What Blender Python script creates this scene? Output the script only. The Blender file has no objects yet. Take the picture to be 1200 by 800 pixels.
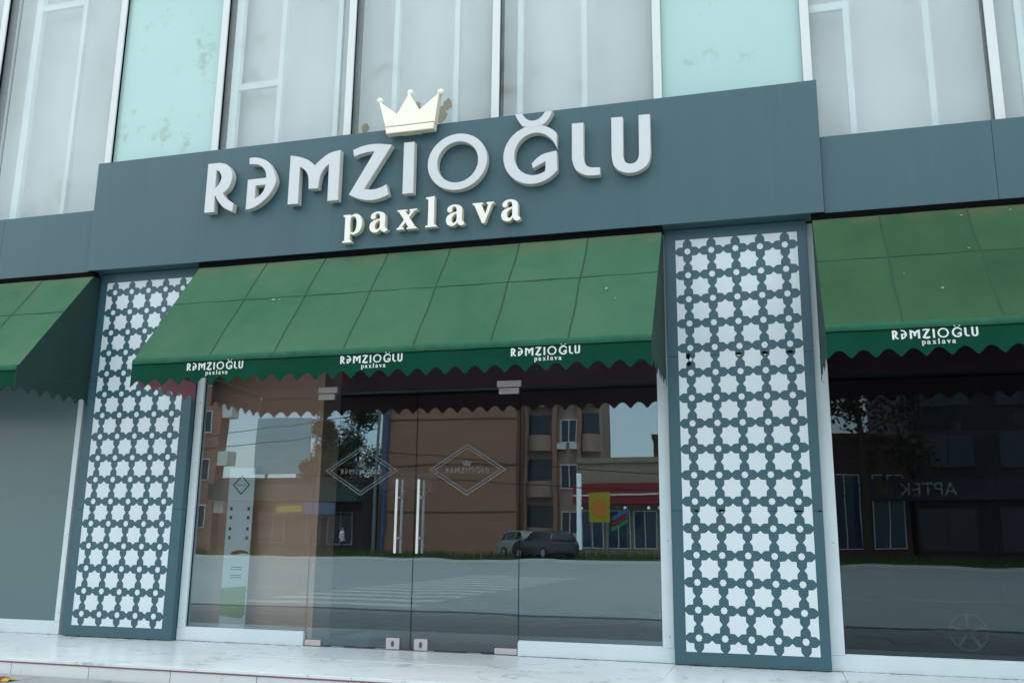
import bpy, bmesh, math, random
from mathutils import Matrix, Vector
random.seed(7)
R = math.radians
scene = bpy.context.scene
COL = scene.collection

# ------------------------------------------------------------------ camera
cam_d = bpy.data.cameras.new('camera')
cam_d.sensor_width = 36.0
cam_d.lens = 36.0 * 1076.13 / 1200.0
cam_d.clip_start = 0.05
cam_d.clip_end = 3000
cam = bpy.data.objects.new('camera', cam_d)
COL.objects.link(cam)
cam.matrix_world = (Matrix.Translation((6.0879, -7.2566, 0.8995))
                    @ Matrix.Rotation(R(15.9353), 4, 'Z')
                    @ Matrix.Rotation(R(90 + 12.1371), 4, 'X')
                    @ Matrix.Rotation(R(0.6588), 4, 'Z'))
scene.camera = cam

# ------------------------------------------------------------------ world
SUN_EL, SUN_AZ = R(68), R(20)          # sun stands behind the building, veiled by thin cloud
world = bpy.data.worlds.new('World')
scene.world = world
world.use_nodes = True
wn, wl = world.node_tree.nodes, world.node_tree.links
wn.clear()
w_out = wn.new('ShaderNodeOutputWorld')
w_bg = wn.new('ShaderNodeBackground')
w_bg.inputs['Strength'].default_value = 0.15
sky = wn.new('ShaderNodeTexSky')
sky.sky_type = 'NISHITA'
sky.sun_disc = False
sky.sun_elevation = SUN_EL
sky.sun_rotation = SUN_AZ
sky.air_density = 1.0
sky.dust_density = 0.5
w_tc = wn.new('ShaderNodeTexCoord')
w_map = wn.new('ShaderNodeMapping')
w_map.inputs['Scale'].default_value = (1.0, 1.0, 2.6)
w_noise = wn.new('ShaderNodeTexNoise')
w_noise.inputs['Scale'].default_value = 2.3
w_noise.inputs['Detail'].default_value = 7
w_noise.inputs['Roughness'].default_value = 0.55
w_ramp = wn.new('ShaderNodeValToRGB')
w_ramp.color_ramp.elements[0].position = 0.40
w_ramp.color_ramp.elements[0].color = (0.25, 0.25, 0.25, 1)
w_ramp.color_ramp.elements[1].position = 0.70
w_ramp.color_ramp.elements[1].color = (1, 1, 1, 1)
w_mix = wn.new('ShaderNodeMixRGB')
# cloud layer: brighter overhead than at the horizon, as an overcast sky is (CIE)
w_sep = wn.new('ShaderNodeSeparateXYZ')
w_el = wn.new('ShaderNodeMapRange')
w_el.inputs['From Min'].default_value = 0.0
w_el.inputs['From Max'].default_value = 1.0
w_el.inputs['To Min'].default_value = 5.0
w_el.inputs['To Max'].default_value = 15.0
w_cl = wn.new('ShaderNodeVectorMath'); w_cl.operation = 'SCALE'
w_cl.inputs[0].default_value = (0.96, 1.0, 0.965)
wl.new(w_tc.outputs['Generated'], w_sep.inputs[0])
wl.new(w_sep.outputs['Z'], w_el.inputs['Value'])
wl.new(w_el.outputs['Result'], w_cl.inputs['Scale'])
wl.new(w_cl.outputs['Vector'], w_mix.inputs['Color2'])
wl.new(w_tc.outputs['Generated'], w_map.inputs['Vector'])
wl.new(w_map.outputs['Vector'], w_noise.inputs['Vector'])
wl.new(w_noise.outputs['Fac'], w_ramp.inputs['Fac'])
wl.new(w_ramp.outputs['Color'], w_mix.inputs['Fac'])
wl.new(sky.outputs['Color'], w_mix.inputs['Color1'])
wl.new(w_mix.outputs['Color'], w_bg.inputs['Color'])
wl.new(w_bg.outputs['Background'], w_out.inputs['Surface'])

sun_d = bpy.data.lights.new('sun', 'SUN')
sun_d.energy = 1.5
sun_d.angle = R(12)
sun_d.color = (1.0, 0.95, 0.88)
sun = bpy.data.objects.new('sun', sun_d)
COL.objects.link(sun)
sdir = Vector((math.sin(SUN_AZ) * math.cos(SUN_EL), math.cos(SUN_AZ) * math.cos(SUN_EL), math.sin(SUN_EL)))
sun.rotation_euler = sdir.to_track_quat('Z', 'Y').to_euler()
sun.location = sdir * 60

scene.view_settings.view_transform = 'Standard'
scene.view_settings.look = 'None'
scene.view_settings.exposure = 1.0
scene.view_settings.gamma = 1.0
scene.render.engine = 'CYCLES'
scene.cycles.use_denoising = True
scene.cycles.max_bounces = 10
scene.cycles.transparent_max_bounces = 16
scene.cycles.glossy_bounces = 5
scene.cycles.sample_clamp_indirect = 6

# ------------------------------------------------------------------ materials
def srgb(r, g, b):
    f = lambda c: (c / 255 / 12.92) if c / 255 <= 0.04045 else ((c / 255 + 0.055) / 1.055) ** 2.4
    return (f(r), f(g), f(b), 1.0)
MATS = {}
def mat(name, col, rough=0.6, metal=0.0, var=0.0, vscale=3.0, vstretch=(1, 1, 1), bump=0.0, bscale=60.0,
        col2=None, spec=0.5, alpha=1.0, emit=0.0, vein=None, topdirt=None, dirt=None, island=0.0):
    """procedural surface: base colour broken up by noise (towards col2), fine bump, optional dirt patches"""
    m = bpy.data.materials.new(name)
    m.use_nodes = True
    n, l = m.node_tree.nodes, m.node_tree.links
    b = n['Principled BSDF']
    b.inputs['Base Color'].default_value = col
    b.inputs['Roughness'].default_value = rough
    b.inputs['Metallic'].default_value = metal
    b.inputs['Specular IOR Level'].default_value = spec
    b.inputs['Alpha'].default_value = alpha
    tc = n.new('ShaderNodeTexCoord')
    mp = n.new('ShaderNodeMapping')
    mp.inputs['Scale'].default_value = vstretch
    l.new(tc.outputs['Object'], mp.inputs['Vector'])
    out = None
    if var > 0:
        no = n.new('ShaderNodeTexNoise')
        no.inputs['Scale'].default_value = vscale
        no.inputs['Detail'].default_value = 8
        no.inputs['Roughness'].default_value = 0.62
        l.new(mp.outputs['Vector'], no.inputs['Vector'])
        rp = n.new('ShaderNodeValToRGB')
        rp.color_ramp.elements[0].position = 0.32
        rp.color_ramp.elements[1].position = 0.70
        l.new(no.outputs['Fac'], rp.inputs['Fac'])
        mx = n.new('ShaderNodeMixRGB')
        c2 = col2 if col2 else tuple(c * (1 - var) for c in col[:3]) + (1,)
        mx.inputs['Color1'].default_value = col
        mx.inputs['Color2'].default_value = c2
        fm = n.new('ShaderNodeMath'); fm.operation = 'MULTIPLY'
        fm.inputs[1].default_value = 1.0 if not col2 else var
        l.new(rp.outputs['Color'], fm.inputs[0])
        l.new(fm.outputs[0], mx.inputs['Fac'])
        out = mx.outputs['Color']
    if dirt:
        dcol, dscale, dlo, dhi, damt = dirt
        no = n.new('ShaderNodeTexNoise')
        no.inputs['Scale'].default_value = dscale
        no.inputs['Detail'].default_value = 10
        no.inputs['Roughness'].default_value = 0.72
        l.new(mp.outputs['Vector'], no.inputs['Vector'])
        rp = n.new('ShaderNodeValToRGB')
        rp.color_ramp.elements[0].position = dlo
        rp.color_ramp.elements[1].position = dhi
        l.new(no.outputs['Fac'], rp.inputs['Fac'])
        fm = n.new('ShaderNodeMath'); fm.operation = 'MULTIPLY'
        fm.inputs[1].default_value = damt
        l.new(rp.outputs['Color'], fm.inputs[0])
        mx = n.new('ShaderNodeMixRGB')
        mx.inputs['Color1'].default_value = col
        if out: l.new(out, mx.inputs['Color1'])
        mx.inputs['Color2'].default_value = dcol
        l.new(fm.outputs[0], mx.inputs['Fac'])
        out = mx.outputs['Color']
    if vein:
        no = n.new('ShaderNodeTexNoise'); no.inputs['Scale'].default_value = 1.6; no.inputs['Detail'].default_value = 6; no.inputs['Distortion'].default_value = 1.2
        l.new(mp.outputs['Vector'], no.inputs['Vector'])
        sb = n.new('ShaderNodeMath'); sb.operation = 'SUBTRACT'; sb.inputs[1].default_value = 0.5; l.new(no.outputs['Fac'], sb.inputs[0])
        ab = n.new('ShaderNodeMath'); ab.operation = 'ABSOLUTE'; l.new(sb.outputs[0], ab.inputs[0])
        mr = n.new('ShaderNodeMapRange'); mr.inputs['From Min'].default_value = 0.0; mr.inputs['From Max'].default_value = 0.02
        mr.inputs['To Min'].default_value = 0.85; mr.inputs['To Max'].default_value = 0.0; l.new(ab.outputs[0], mr.inputs['Value'])
        n2 = n.new('ShaderNodeTexNoise'); n2.inputs['Scale'].default_value = 2.7; l.new(mp.outputs['Vector'], n2.inputs['Vector'])
        r2 = n.new('ShaderNodeMapRange'); r2.inputs['From Min'].default_value = 0.45; r2.inputs['From Max'].default_value = 0.62; l.new(n2.outputs['Fac'], r2.inputs['Value'])
        fm = n.new('ShaderNodeMath'); fm.operation = 'MULTIPLY'; l.new(mr.outputs['Result'], fm.inputs[0]); l.new(r2.outputs['Result'], fm.inputs[1])
        mx = n.new('ShaderNodeMixRGB'); mx.inputs['Color1'].default_value = col
        if out: l.new(out, mx.inputs['Color1'])
        mx.inputs['Color2'].default_value = vein; l.new(fm.outputs[0], mx.inputs['Fac']); out = mx.outputs['Color']
    if topdirt:                                           # dust washed down from the head rail
        tcol, za, zb_, amt = topdirt
        sp = n.new('ShaderNodeSeparateXYZ'); l.new(tc.outputs['Object'], sp.inputs[0])
        no = n.new('ShaderNodeTexNoise'); no.inputs['Scale'].default_value = 5; no.inputs['Detail'].default_value = 6
        m3 = n.new('ShaderNodeMapping'); m3.inputs['Scale'].default_value = (1, .4, .25); l.new(tc.outputs['Object'], m3.inputs['Vector']); l.new(m3.outputs['Vector'], no.inputs['Vector'])
        ad = n.new('ShaderNodeMath'); ad.operation = 'MULTIPLY_ADD'; ad.inputs[1].default_value = 0.32; l.new(no.outputs['Fac'], ad.inputs[0]); l.new(sp.outputs['Z'], ad.inputs[2])
        mr = n.new('ShaderNodeMapRange'); mr.inputs['From Min'].default_value = za + .16; mr.inputs['From Max'].default_value = zb_ + .16; mr.inputs['To Max'].default_value = amt
        l.new(ad.outputs[0], mr.inputs['Value'])
        mx = n.new('ShaderNodeMixRGB'); mx.inputs['Color1'].default_value = col
        if out: l.new(out, mx.inputs['Color1'])
        mx.inputs['Color2'].default_value = tcol; l.new(mr.outputs['Result'], mx.inputs['Fac']); out = mx.outputs['Color']
    if island > 0:
        oi = n.new('ShaderNodeObjectInfo')
        mr = n.new('ShaderNodeMapRange')
        mr.inputs['To Min'].default_value = 1 - island
        mr.inputs['To Max'].default_value = 1 + island
        l.new(oi.outputs['Random'], mr.inputs['Value'])
        hs = n.new('ShaderNodeHueSaturation')
        hs.inputs['Color'].default_value = col
        if out: l.new(out, hs.inputs['Color'])
        l.new(mr.outputs['Result'], hs.inputs['Value'])
        out = hs.outputs['Color']
    if out: l.new(out, b.inputs['Base Color'])
    if bump > 0:
        no = n.new('ShaderNodeTexNoise')
        no.inputs['Scale'].default_value = bscale
        no.inputs['Detail'].default_value = 5
        l.new(mp.outputs['Vector'], no.inputs['Vector'])
        bp = n.new('ShaderNodeBump')
        bp.inputs['Strength'].default_value = bump
        bp.inputs['Distance'].default_value = 0.01
        l.new(no.outputs['Fac'], bp.inputs['Height'])
        l.new(bp.outputs['Normal'], b.inputs['Normal'])
    if emit > 0:
        b.inputs['Emission Color'].default_value = col
        b.inputs['Emission Strength'].default_value = emit
    MATS[name] = m
    return m

def glass(name, tint, refl, gain=1.0, rough=0.0, haze=0.0):
    """clear pane: transparent + mirror coat, share given by Fresnel plus a base reflectance; faint dust film"""
    m = bpy.data.materials.new(name)
    m.use_nodes = True
    n, l = m.node_tree.nodes, m.node_tree.links
    n.clear()
    o = n.new('ShaderNodeOutputMaterial')
    tr = n.new('ShaderNodeBsdfTransparent'); tr.inputs['Color'].default_value = tint
    gl = n.new('ShaderNodeBsdfGlossy'); gl.inputs['Roughness'].default_value = rough
    gl.inputs['Color'].default_value = (0.72, 0.93, 1.0, 1)
    fr = n.new('ShaderNodeFresnel'); fr.inputs['IOR'].default_value = 1.5
    ad = n.new('ShaderNodeMath'); ad.operation = 'MULTIPLY_ADD'
    ad.inputs[1].default_value = gain; ad.inputs[2].default_value = refl; ad.use_clamp = True
    l.new(fr.outputs['Fac'], ad.inputs[0])
    tc = n.new('ShaderNodeTexCoord')
    no = n.new('ShaderNodeTexNoise'); no.inputs['Scale'].default_value = 0.9; no.inputs['Detail'].default_value = 2
    l.new(tc.outputs['Object'], no.inputs['Vector'])
    bp = n.new('ShaderNodeBump'); bp.inputs['Strength'].default_value = 0.026; bp.inputs['Distance'].default_value = 0.05
    l.new(no.outputs['Fac'], bp.inputs['Height'])
    l.new(bp.outputs['Normal'], gl.inputs['Normal'])
    mx = n.new('ShaderNodeMixShader')
    l.new(ad.outputs[0], mx.inputs['Fac'])
    l.new(tr.outputs[0], mx.inputs[1]); l.new(gl.outputs[0], mx.inputs[2])
    last = mx.outputs[0]
    if haze > 0:
        df = n.new('ShaderNodeBsdfDiffuse'); df.inputs['Color'].default_value = (0.6, 0.6, 0.58, 1)
        m2 = n.new('ShaderNodeMixShader')
        no2 = n.new('ShaderNodeTexNoise'); no2.inputs['Scale'].default_value = 2.5; no2.inputs['Detail'].default_value = 8
        l.new(tc.outputs['Object'], no2.inputs['Vector'])
        mm = n.new('ShaderNodeMath'); mm.operation = 'MULTIPLY'; mm.inputs[1].default_value = haze * 2
        l.new(no2.outputs['Fac'], mm.inputs[0])
        l.new(mm.outputs[0], m2.inputs['Fac'])
        l.new(last, m2.inputs[1]); l.new(df.outputs[0], m2.inputs[2])
        last = m2.outputs[0]
    l.new(last, o.inputs['Surface'])
    MATS[name] = m
    return m

mat('fascia', srgb(58, 91, 99), 0.42, var=0.09, vscale=1.1, vstretch=(3.0, 1, .22), bump=0.02, bscale=220,
    dirt=(srgb(92, 114, 118), 3.2, 0.54, 0.85, 0.25))
mat('panel_teal', srgb(57, 94, 104), 0.40, var=0.10, vscale=1.6, bump=0.02, bscale=200)
mat('panel_white', srgb(214, 225, 229), 0.5, var=0.05, vscale=4, dirt=(srgb(150, 160, 160), 9, 0.62, 0.85, 0.35))
mat('letter_grey', srgb(204, 208, 210), 0.35, var=0.04, vscale=6)
mat('letter_side', srgb(196, 196, 186), 0.45)
mat('crown_cream', srgb(246, 240, 222), 0.35, var=0.05, vscale=8)
mat('cream', srgb(238, 236, 227), 0.35, var=0.05, vscale=8)
mat('cream_side', srgb(214, 206, 180), 0.45)
mat('black', srgb(10, 10, 13), 0.95, spec=0.05)
mat('awning_a', srgb(51, 94, 70), 0.9, var=0.75, spec=.15, vscale=1.4, vstretch=(1, 1, .6), col2=srgb(76, 108, 84), bump=0.7, bscale=16,
    dirt=(srgb(116, 122, 88), 4.5, 0.60, 0.85, 0.35), island=0.045, topdirt=(srgb(92, 100, 74), 3.22, 3.38, .7))
mat('awning_b', srgb(41, 74, 50), 0.9, var=0.75, spec=.15, vscale=1.4, vstretch=(1, 1, .6), col2=srgb(58, 90, 62), bump=0.7, bscale=16,
    dirt=(srgb(96, 98, 68), 4.5, 0.60, 0.85, 0.35), island=0.045, topdirt=(srgb(80, 84, 60), 3.24, 3.38, .7))
mat('awning_seam', srgb(36, 70, 52), 0.9, var=0.3, vscale=20)
mat('valance', srgb(3, 66, 48), 0.9, spec=.15, var=0.25, vscale=3, bump=0.15, bscale=25, dirt=(srgb(40, 88, 70), 7, 0.62, 0.9, 0.4))
mat('valance_dark', srgb(2, 34, 26), 0.9, spec=.1)
mat('valance_hem', srgb(44, 96, 74), 0.9, spec=.15, var=0.3, vscale=9, bump=0.2, bscale=30)
mat('awning_side_shaded', srgb(9, 54, 47), 0.85, var=0.3, vscale=2, bump=0.15, bscale=20)  # awning ends: their shade is put into this darker green
mat('lit_lining', srgb(186, 126, 132), 0.95, spec=.1, var=0.2)  # awning underside, colour lightened to stand in for light through the canvas
mat('print_white', srgb(216, 222, 218), 0.7, var=0.1, vscale=30)
mat('marble', srgb(222, 229, 229), 0.28, var=0.5, vscale=3.5, col2=srgb(200, 209, 211), vstretch=(1, 1.6, 1), island=0.03, vein=srgb(140, 150, 156))
mat('riser_tile', srgb(214, 219, 218), 0.4, var=0.3, vscale=5, col2=srgb(186, 194, 194), dirt=(srgb(120, 122, 118), 5, 0.60, 0.72, 0.5), island=0.04)
mat('speck', srgb(142, 150, 124), 0.9)
mat('stain', srgb(150, 136, 92), 0.9, var=0.4, vscale=14, alpha=0.4)
mat('grime', srgb(112, 92, 84), 0.95)
mat('joint', srgb(128, 120, 124), 0.9)
mat('rust_joint', srgb(128, 92, 100), 0.9)
mat('frame_white', srgb(210, 224, 227), 0.4, var=0.06, vscale=5, dirt=(srgb(150, 130, 112), 14, 0.66, 0.82, 0.55))
mat('mullion_white', srgb(214, 219, 218), 0.45, var=0.2, vscale=5, col2=srgb(188, 193, 190), vstretch=(3, 3, .8), dirt=(srgb(96, 86, 76), 7, 0.62, 0.75, 0.75))
mat('inner_bar', srgb(240, 252, 254), 0.35)
mat('blind', srgb(232, 240, 240), 0.8, var=0.12, vscale=1.4, vstretch=(1, 1, .4))
def sheet_glass(name, c, a, d, **k):
    return mat(name, c, 0.12, var=0.25, vscale=1.1, alpha=a, dirt=d, **k)
sheet_glass('pane_grey', srgb(200, 212, 212), 0.24, (srgb(126, 118, 92), 2.2, 0.59, 0.70, 0.7))
mat('pane_aqua', srgb(166, 198, 194), 0.14, var=0.6, vscale=0.7, col2=srgb(174, 206, 202), dirt=(srgb(116, 130, 112), 2.2, 0.57, 0.70, 0.6))
mat('pane_film', srgb(92, 117, 119), 0.25, var=0.10, vscale=0.7)
glass('shop_glass', (0.95, 0.97, 0.97, 1), 0.07, 1.0, haze=0.003)
glass('dark_glass', (0.30, 0.33, 0.38, 1), 0.036, 1.0, haze=0.003)
mat('steel', srgb(222, 224, 224), 0.3, metal=0.55, bump=0.05, bscale=90)
mat('steel_brushed', srgb(206, 200, 198), 0.42, metal=0.6, var=0.12, vscale=20)
mat('rubber', srgb(20, 20, 22), 0.8)
m = mat('etched', srgb(176, 182, 190), 0.8, alpha=0.16)
mat('faint_mark', srgb(176, 190, 190), 0.8, alpha=0.028)
mat('int_wall', srgb(58, 50, 52), 0.8, var=0.1)
mat('int_dark', srgb(34, 32, 38), 0.8, var=0.1)
mat('int_tan', srgb(232, 186, 160), 0.7, var=0.12, vscale=3, vstretch=(.4, 1, 4))
mat('int_floor', srgb(88, 88, 90), 0.35, var=0.15, vscale=4)
mat('int_ceiling', srgb(70, 66, 70), 0.9)
mat('banner_white', srgb(232, 240, 242), 0.5)
mat('banner_green', srgb(128, 150, 56), 0.5)
mat('banner_ink', srgb(70, 88, 98), 0.6)
mat('banner_red', srgb(150, 60, 70), 0.6)
mat('ac_white', srgb(226, 228, 222), 0.4)
mat('wood_dark', srgb(44, 34, 32), 0.5, var=0.3, vscale=8, vstretch=(1, 1, 6))
mat('paving', srgb(150, 153, 153), 0.8, var=0.2, vscale=3, bump=0.2, bscale=50, island=0.06, dirt=(srgb(84, 84, 86), 2, 0.55, 0.8, 0.5))
mat('paving_bed', srgb(92, 92, 94), 0.95, var=0.2, vscale=30, bump=0.3, bscale=120)
mat('asphalt', srgb(158, 168, 168), 0.75, var=0.15, vscale=1.2, bump=0.15, bscale=80)
mat('ground', srgb(96, 98, 92), 0.95, var=0.2, vscale=0.2)
mat('kerb', srgb(96, 96, 98), 0.85, var=0.2, vscale=4)
mat('gutter', srgb(34, 36, 42), 0.9)
mat('road_paint', srgb(206, 208, 206), 0.8, var=0.25, vscale=6)
mat('grass', srgb(74, 92, 42), 0.95, var=0.4, vscale=9)
mat('tan_render', srgb(150, 110, 93), 0.9, var=0.12, vscale=0.5, vstretch=(.3, 1, 3), bump=0.1, bscale=8)
mat('tan_light', srgb(158, 132, 118), 0.9, var=0.12, vscale=0.6)
mat('beige', srgb(142, 134, 112), 0.9, var=0.12, vscale=0.6)
mat('brown_wall', srgb(92, 66, 58), 0.9, var=0.15, vscale=0.6)
mat('brown_dark', srgb(58, 46, 46), 0.9, var=0.15, vscale=0.6)
mat('grey_wall', srgb(150, 150, 148), 0.9, var=0.12, vscale=0.6)
mat('far_window', srgb(36, 44, 58), 0.15)
mat('far_glass_blue', srgb(40, 66, 92), 0.12)
mat('far_white', srgb(208, 210, 208), 0.7, var=0.1)
mat('dark_green', srgb(40, 62, 58), 0.7, var=0.15)
mat('pipe_blue', srgb(70, 80, 116), 0.6)
mat('red', srgb(134, 22, 36), 0.6, var=0.1)
mat('yellow', srgb(176, 154, 36), 0.6, var=0.1)
mat('blue', srgb(36, 84, 128), 0.6)
mat('green', srgb(30, 130, 70), 0.6)
mat('orange', srgb(214, 120, 40), 0.6)
mat('billboard', srgb(132, 204, 220), 0.6, var=0.2, vscale=.6)
mat('navy_sign', srgb(24, 32, 52), 0.5)
mat('dark_block', srgb(16, 15, 22), 0.6, var=0.15, vscale=.4)
mat('lamp_white', srgb(225, 238, 244), 0.5, emit=0.4)
mat('foliage', srgb(58, 66, 40), 0.8, var=0.5, vscale=2, col2=srgb(34, 44, 26))
mat('foliage_brown', srgb(66, 50, 40), 0.8, var=0.5, vscale=2, col2=srgb(40, 34, 28))
mat('bark', srgb(74, 62, 52), 0.9, var=0.3, vscale=6)
mat('car_dark', srgb(40, 42, 46), 0.25, spec=0.7)
mat('car_white', srgb(126, 132, 134), 0.25, spec=0.7)
mat('car_glass', srgb(18, 22, 28), 0.08)
mat('tyre', srgb(24, 24, 24), 0.9)
mat('rim', srgb(170, 172, 176), 0.35, metal=0.7)
mat('lamp_red', srgb(150, 20, 24), 0.3)
mat('skin', srgb(190, 140, 112), 0.6)
mat('cloth_white', srgb(220, 224, 226), 0.85)
mat('cloth_navy', srgb(34, 38, 52), 0.85)
mat('cloth_black', srgb(28, 28, 30), 0.85)
mat('hair', srgb(30, 24, 22), 0.8)
mat('cable', srgb(20, 20, 22), 0.7)
mat('steel_grey', srgb(110, 114, 118), 0.5, metal=0.3)

# ------------------------------------------------------------------ helpers
class MB:
    def __init__(s): s.v, s.f, s.m = [], [], []
    def add(s, vs, fs, mi=0):
        o = len(s.v); s.v += [tuple(p) for p in vs]
        s.f += [tuple(i + o for i in f) for f in fs]; s.m += [mi] * len(fs); return s
    def box(s, x0, x1, y0, y1, z0, z1, mi=0):
        vs = [(x, y, z) for x in (x0, x1) for y in (y0, y1) for z in (z0, z1)]
        return s.add(vs, [(0, 1, 3, 2), (4, 6, 7, 5), (0, 4, 5, 1), (2, 3, 7, 6), (0, 2, 6, 4), (1, 5, 7, 3)], mi)
    def prism(s, pts, y0, y1, mi=0):          # outline in X,Z, counter-clockwise seen from -Y
        k = len(pts)
        vs = [(x, y0, z) for x, z in pts] + [(x, y1, z) for x, z in pts]
        fs = [tuple(range(k)), tuple(range(2 * k - 1, k - 1, -1))]
        fs += [((i + 1) % k, i, i + k, (i + 1) % k + k) for i in range(k)]
        return s.add(vs, fs, mi)
    def tube(s, pts, r, n=8, mi=0, caps=True):
        pts = [Vector(p) for p in pts]; rs = r if isinstance(r, (list, tuple)) else [r] * len(pts)
        vs, fs = [], []
        for i, p in enumerate(pts):
            d = (pts[min(i + 1, len(pts) - 1)] - pts[max(i - 1, 0)]).normalized()
            a = Vector((0, 0, 1)) if abs(d.z) < 0.9 else Vector((1, 0, 0))
            u = d.cross(a).normalized(); w = d.cross(u)
            for k in range(n):
                t = 2 * math.pi * k / n
                vs.append(p + u * (math.cos(t) * rs[i]) + w * (math.sin(t) * rs[i]))
        for i in range(len(pts) - 1):
            for k in range(n):
                a, b = i * n + k, i * n + (k + 1) % n
                fs.append((a, b, b + n, a + n))
        if caps:
            fs.append(tuple(range(n - 1, -1, -1))); e = (len(pts) - 1) * n
            fs.append(tuple(range(e, e + n)))
        return s.add(vs, fs, mi)
    def sphere(s, c, r, n=10, m=6, sc=(1, 1, 1), mi=0):
        vs, fs = [], []
        for i in range(m + 1):
            a = math.pi * i / m
            for k in range(n):
                t = 2 * math.pi * k / n
                vs.append((c[0] + r * sc[0] * math.sin(a) * math.cos(t), c[1] + r * sc[1] * math.sin(a) * math.sin(t), c[2] + r * sc[2] * math.cos(a)))
        for i in range(m):
            for k in range(n):
                fs.append((i * n + k, i * n + (k + 1) % n, (i + 1) * n + (k + 1) % n, (i + 1) * n + k))
        return s.add(vs, fs, mi)
    def mesh(s, name, bevel=0.0, smooth=None, segs=2):
        me = bpy.data.meshes.new(name)
        me.from_pydata(s.v, [], s.f)
        for i, p in enumerate(me.polygons): p.material_index = s.m[i]
        bm = bmesh.new(); bm.from_mesh(me)
        bmesh.ops.remove_doubles(bm, verts=bm.verts, dist=1e-6)
        bmesh.ops.recalc_face_normals(bm, faces=bm.faces)
        if bevel > 0:
            es = [e for e in bm.edges if len(e.link_faces) == 2 and e.calc_face_angle(0) > 0.6]
            bmesh.ops.bevel(bm, geom=es, offset=bevel, segments=segs, affect='EDGES', profile=0.6, clamp_overlap=True)
        bm.to_mesh(me); bm.free()
        if smooth is not None:
            me.shade_smooth(); me.set_sharp_from_angle(angle=R(smooth))
        return me

BASE = {}
def setp(o, label=None, cat=None, group=None, kind=None):
    if label: o['label'] = label
    if cat: o['category'] = cat
    if group: o['group'] = group
    if kind: o['kind'] = kind
    return o
def thing(name, label, cat, base, group=None):
    o = bpy.data.objects.new(name, None); COL.objects.link(o)
    o.empty_display_size = 0.2; o.location = base
    BASE[o] = Vector(base)
    return setp(o, label, cat, group)
def place(o, parent):
    COL.objects.link(o)
    if parent is not None:
        o.parent = parent
        if parent in BASE: o.matrix_parent_inverse = Matrix.Translation(-BASE[parent])
    return o
def obj(name, me, mats, parent=None, loc=None):
    if isinstance(me, MB): me = me.mesh(name)
    if not me.materials:
        for k in (mats if isinstance(mats, (list, tuple)) else [mats]): me.materials.append(MATS[k])
    o = bpy.data.objects.new(name, me)
    if loc is not None: o.location = loc
    return place(o, parent)
def struct(name, me, mats): return setp(obj(name, me, mats), kind='structure')
def bx(name, x0, x1, y0, y1, z0, z1, m, parent=None, bevel=0.0):
    return obj(name, MB().box(x0, x1, y0, y1, z0, z1).mesh(name, bevel), m, parent)

def crv(items, n=7):
    """closed outline; items (x, z, flag): 0 corner, 1 smooth point, 2 end of a curve"""
    it = [(p + (0,))[:3] for p in items]; k = len(it); out = []
    for i in range(k):
        p, q = it[i], it[(i + 1) % k]
        out.append((p[0], p[1]))
        if p[2] and q[2]:
            P, Q = Vector(p[:2]), Vector(q[:2])
            def tan(j):
                a, b, c = it[(j - 1) % k], it[j % k], it[(j + 1) % k]
                if b[2] == 1: return (Vector(c[:2]) - Vector(a[:2])) * 0.5
                return None
            tp, tq = tan(i), tan(i + 1)
            ch = Q - P
            if tp is None and tq is None: tp = tq = ch
            elif tp is None: tp = 2 * ch - tq if False else (ch * 1.5 - tq * 0.5)
            elif tq is None: tq = ch * 1.5 - tp * 0.5
            lim = ch.length * 1.3
            if tp.length > lim: tp = tp.normalized() * lim
            if tq.length > lim: tq = tq.normalized() * lim
            for s in range(1, n):
                t = s / n
                v = P * (2*t**3 - 3*t*t + 1) + tp * (t**3 - 2*t*t + t) + Q * (-2*t**3 + 3*t*t) + tq * (t**3 - t*t)
                out.append((v.x, v.y))
    return out
def ocrv(items, n=7): return crv(items, n)[:(len(items) - 1) * n + 1]
def ell(cx, cz, rx, rz, n=48):
    return [(cx + rx * math.cos(2*math.pi*i/n), cz + rz * math.sin(2*math.pi*i/n)) for i in range(n)]
def outline_mesh(name, contours, y_front, y_back, bevel=0.0, side=True):
    """solid lettering from outlines with holes; material 0 = face, 1 = returns"""
    cu = bpy.data.curves.new(name, 'CURVE'); cu.dimensions = '2D'; cu.fill_mode = 'BOTH'
    d = (y_back - y_front) / 2
    cu.extrude = max(d - bevel, 1e-5); cu.bevel_depth = bevel; cu.bevel_resolution = 1
    if bevel: cu.offset = -bevel
    for c in contours:
        sp = cu.splines.new('POLY'); sp.points.add(len(c) - 1); sp.use_cyclic_u = True
        for i, (x, z) in enumerate(c): sp.points[i].co = (x, z, 0, 1)
    o = bpy.data.objects.new('tmp', cu); COL.objects.link(o)
    dg = bpy.context.evaluated_depsgraph_get()
    me = bpy.data.meshes.new_from_object(o.evaluated_get(dg))
    bpy.data.objects.remove(o); bpy.data.curves.remove(cu)
    yc = (y_front + y_back) / 2
    for v in me.vertices: v.co = (v.co.x, yc - v.co.z, v.co.y)
    me.materials.clear()
    me.update()
    for p in me.polygons:
        p.material_index = 1 if (side and abs(p.normal.y) < 0.9) else 0
        p.use_smooth = False
    me.name = name
    return me

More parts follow.
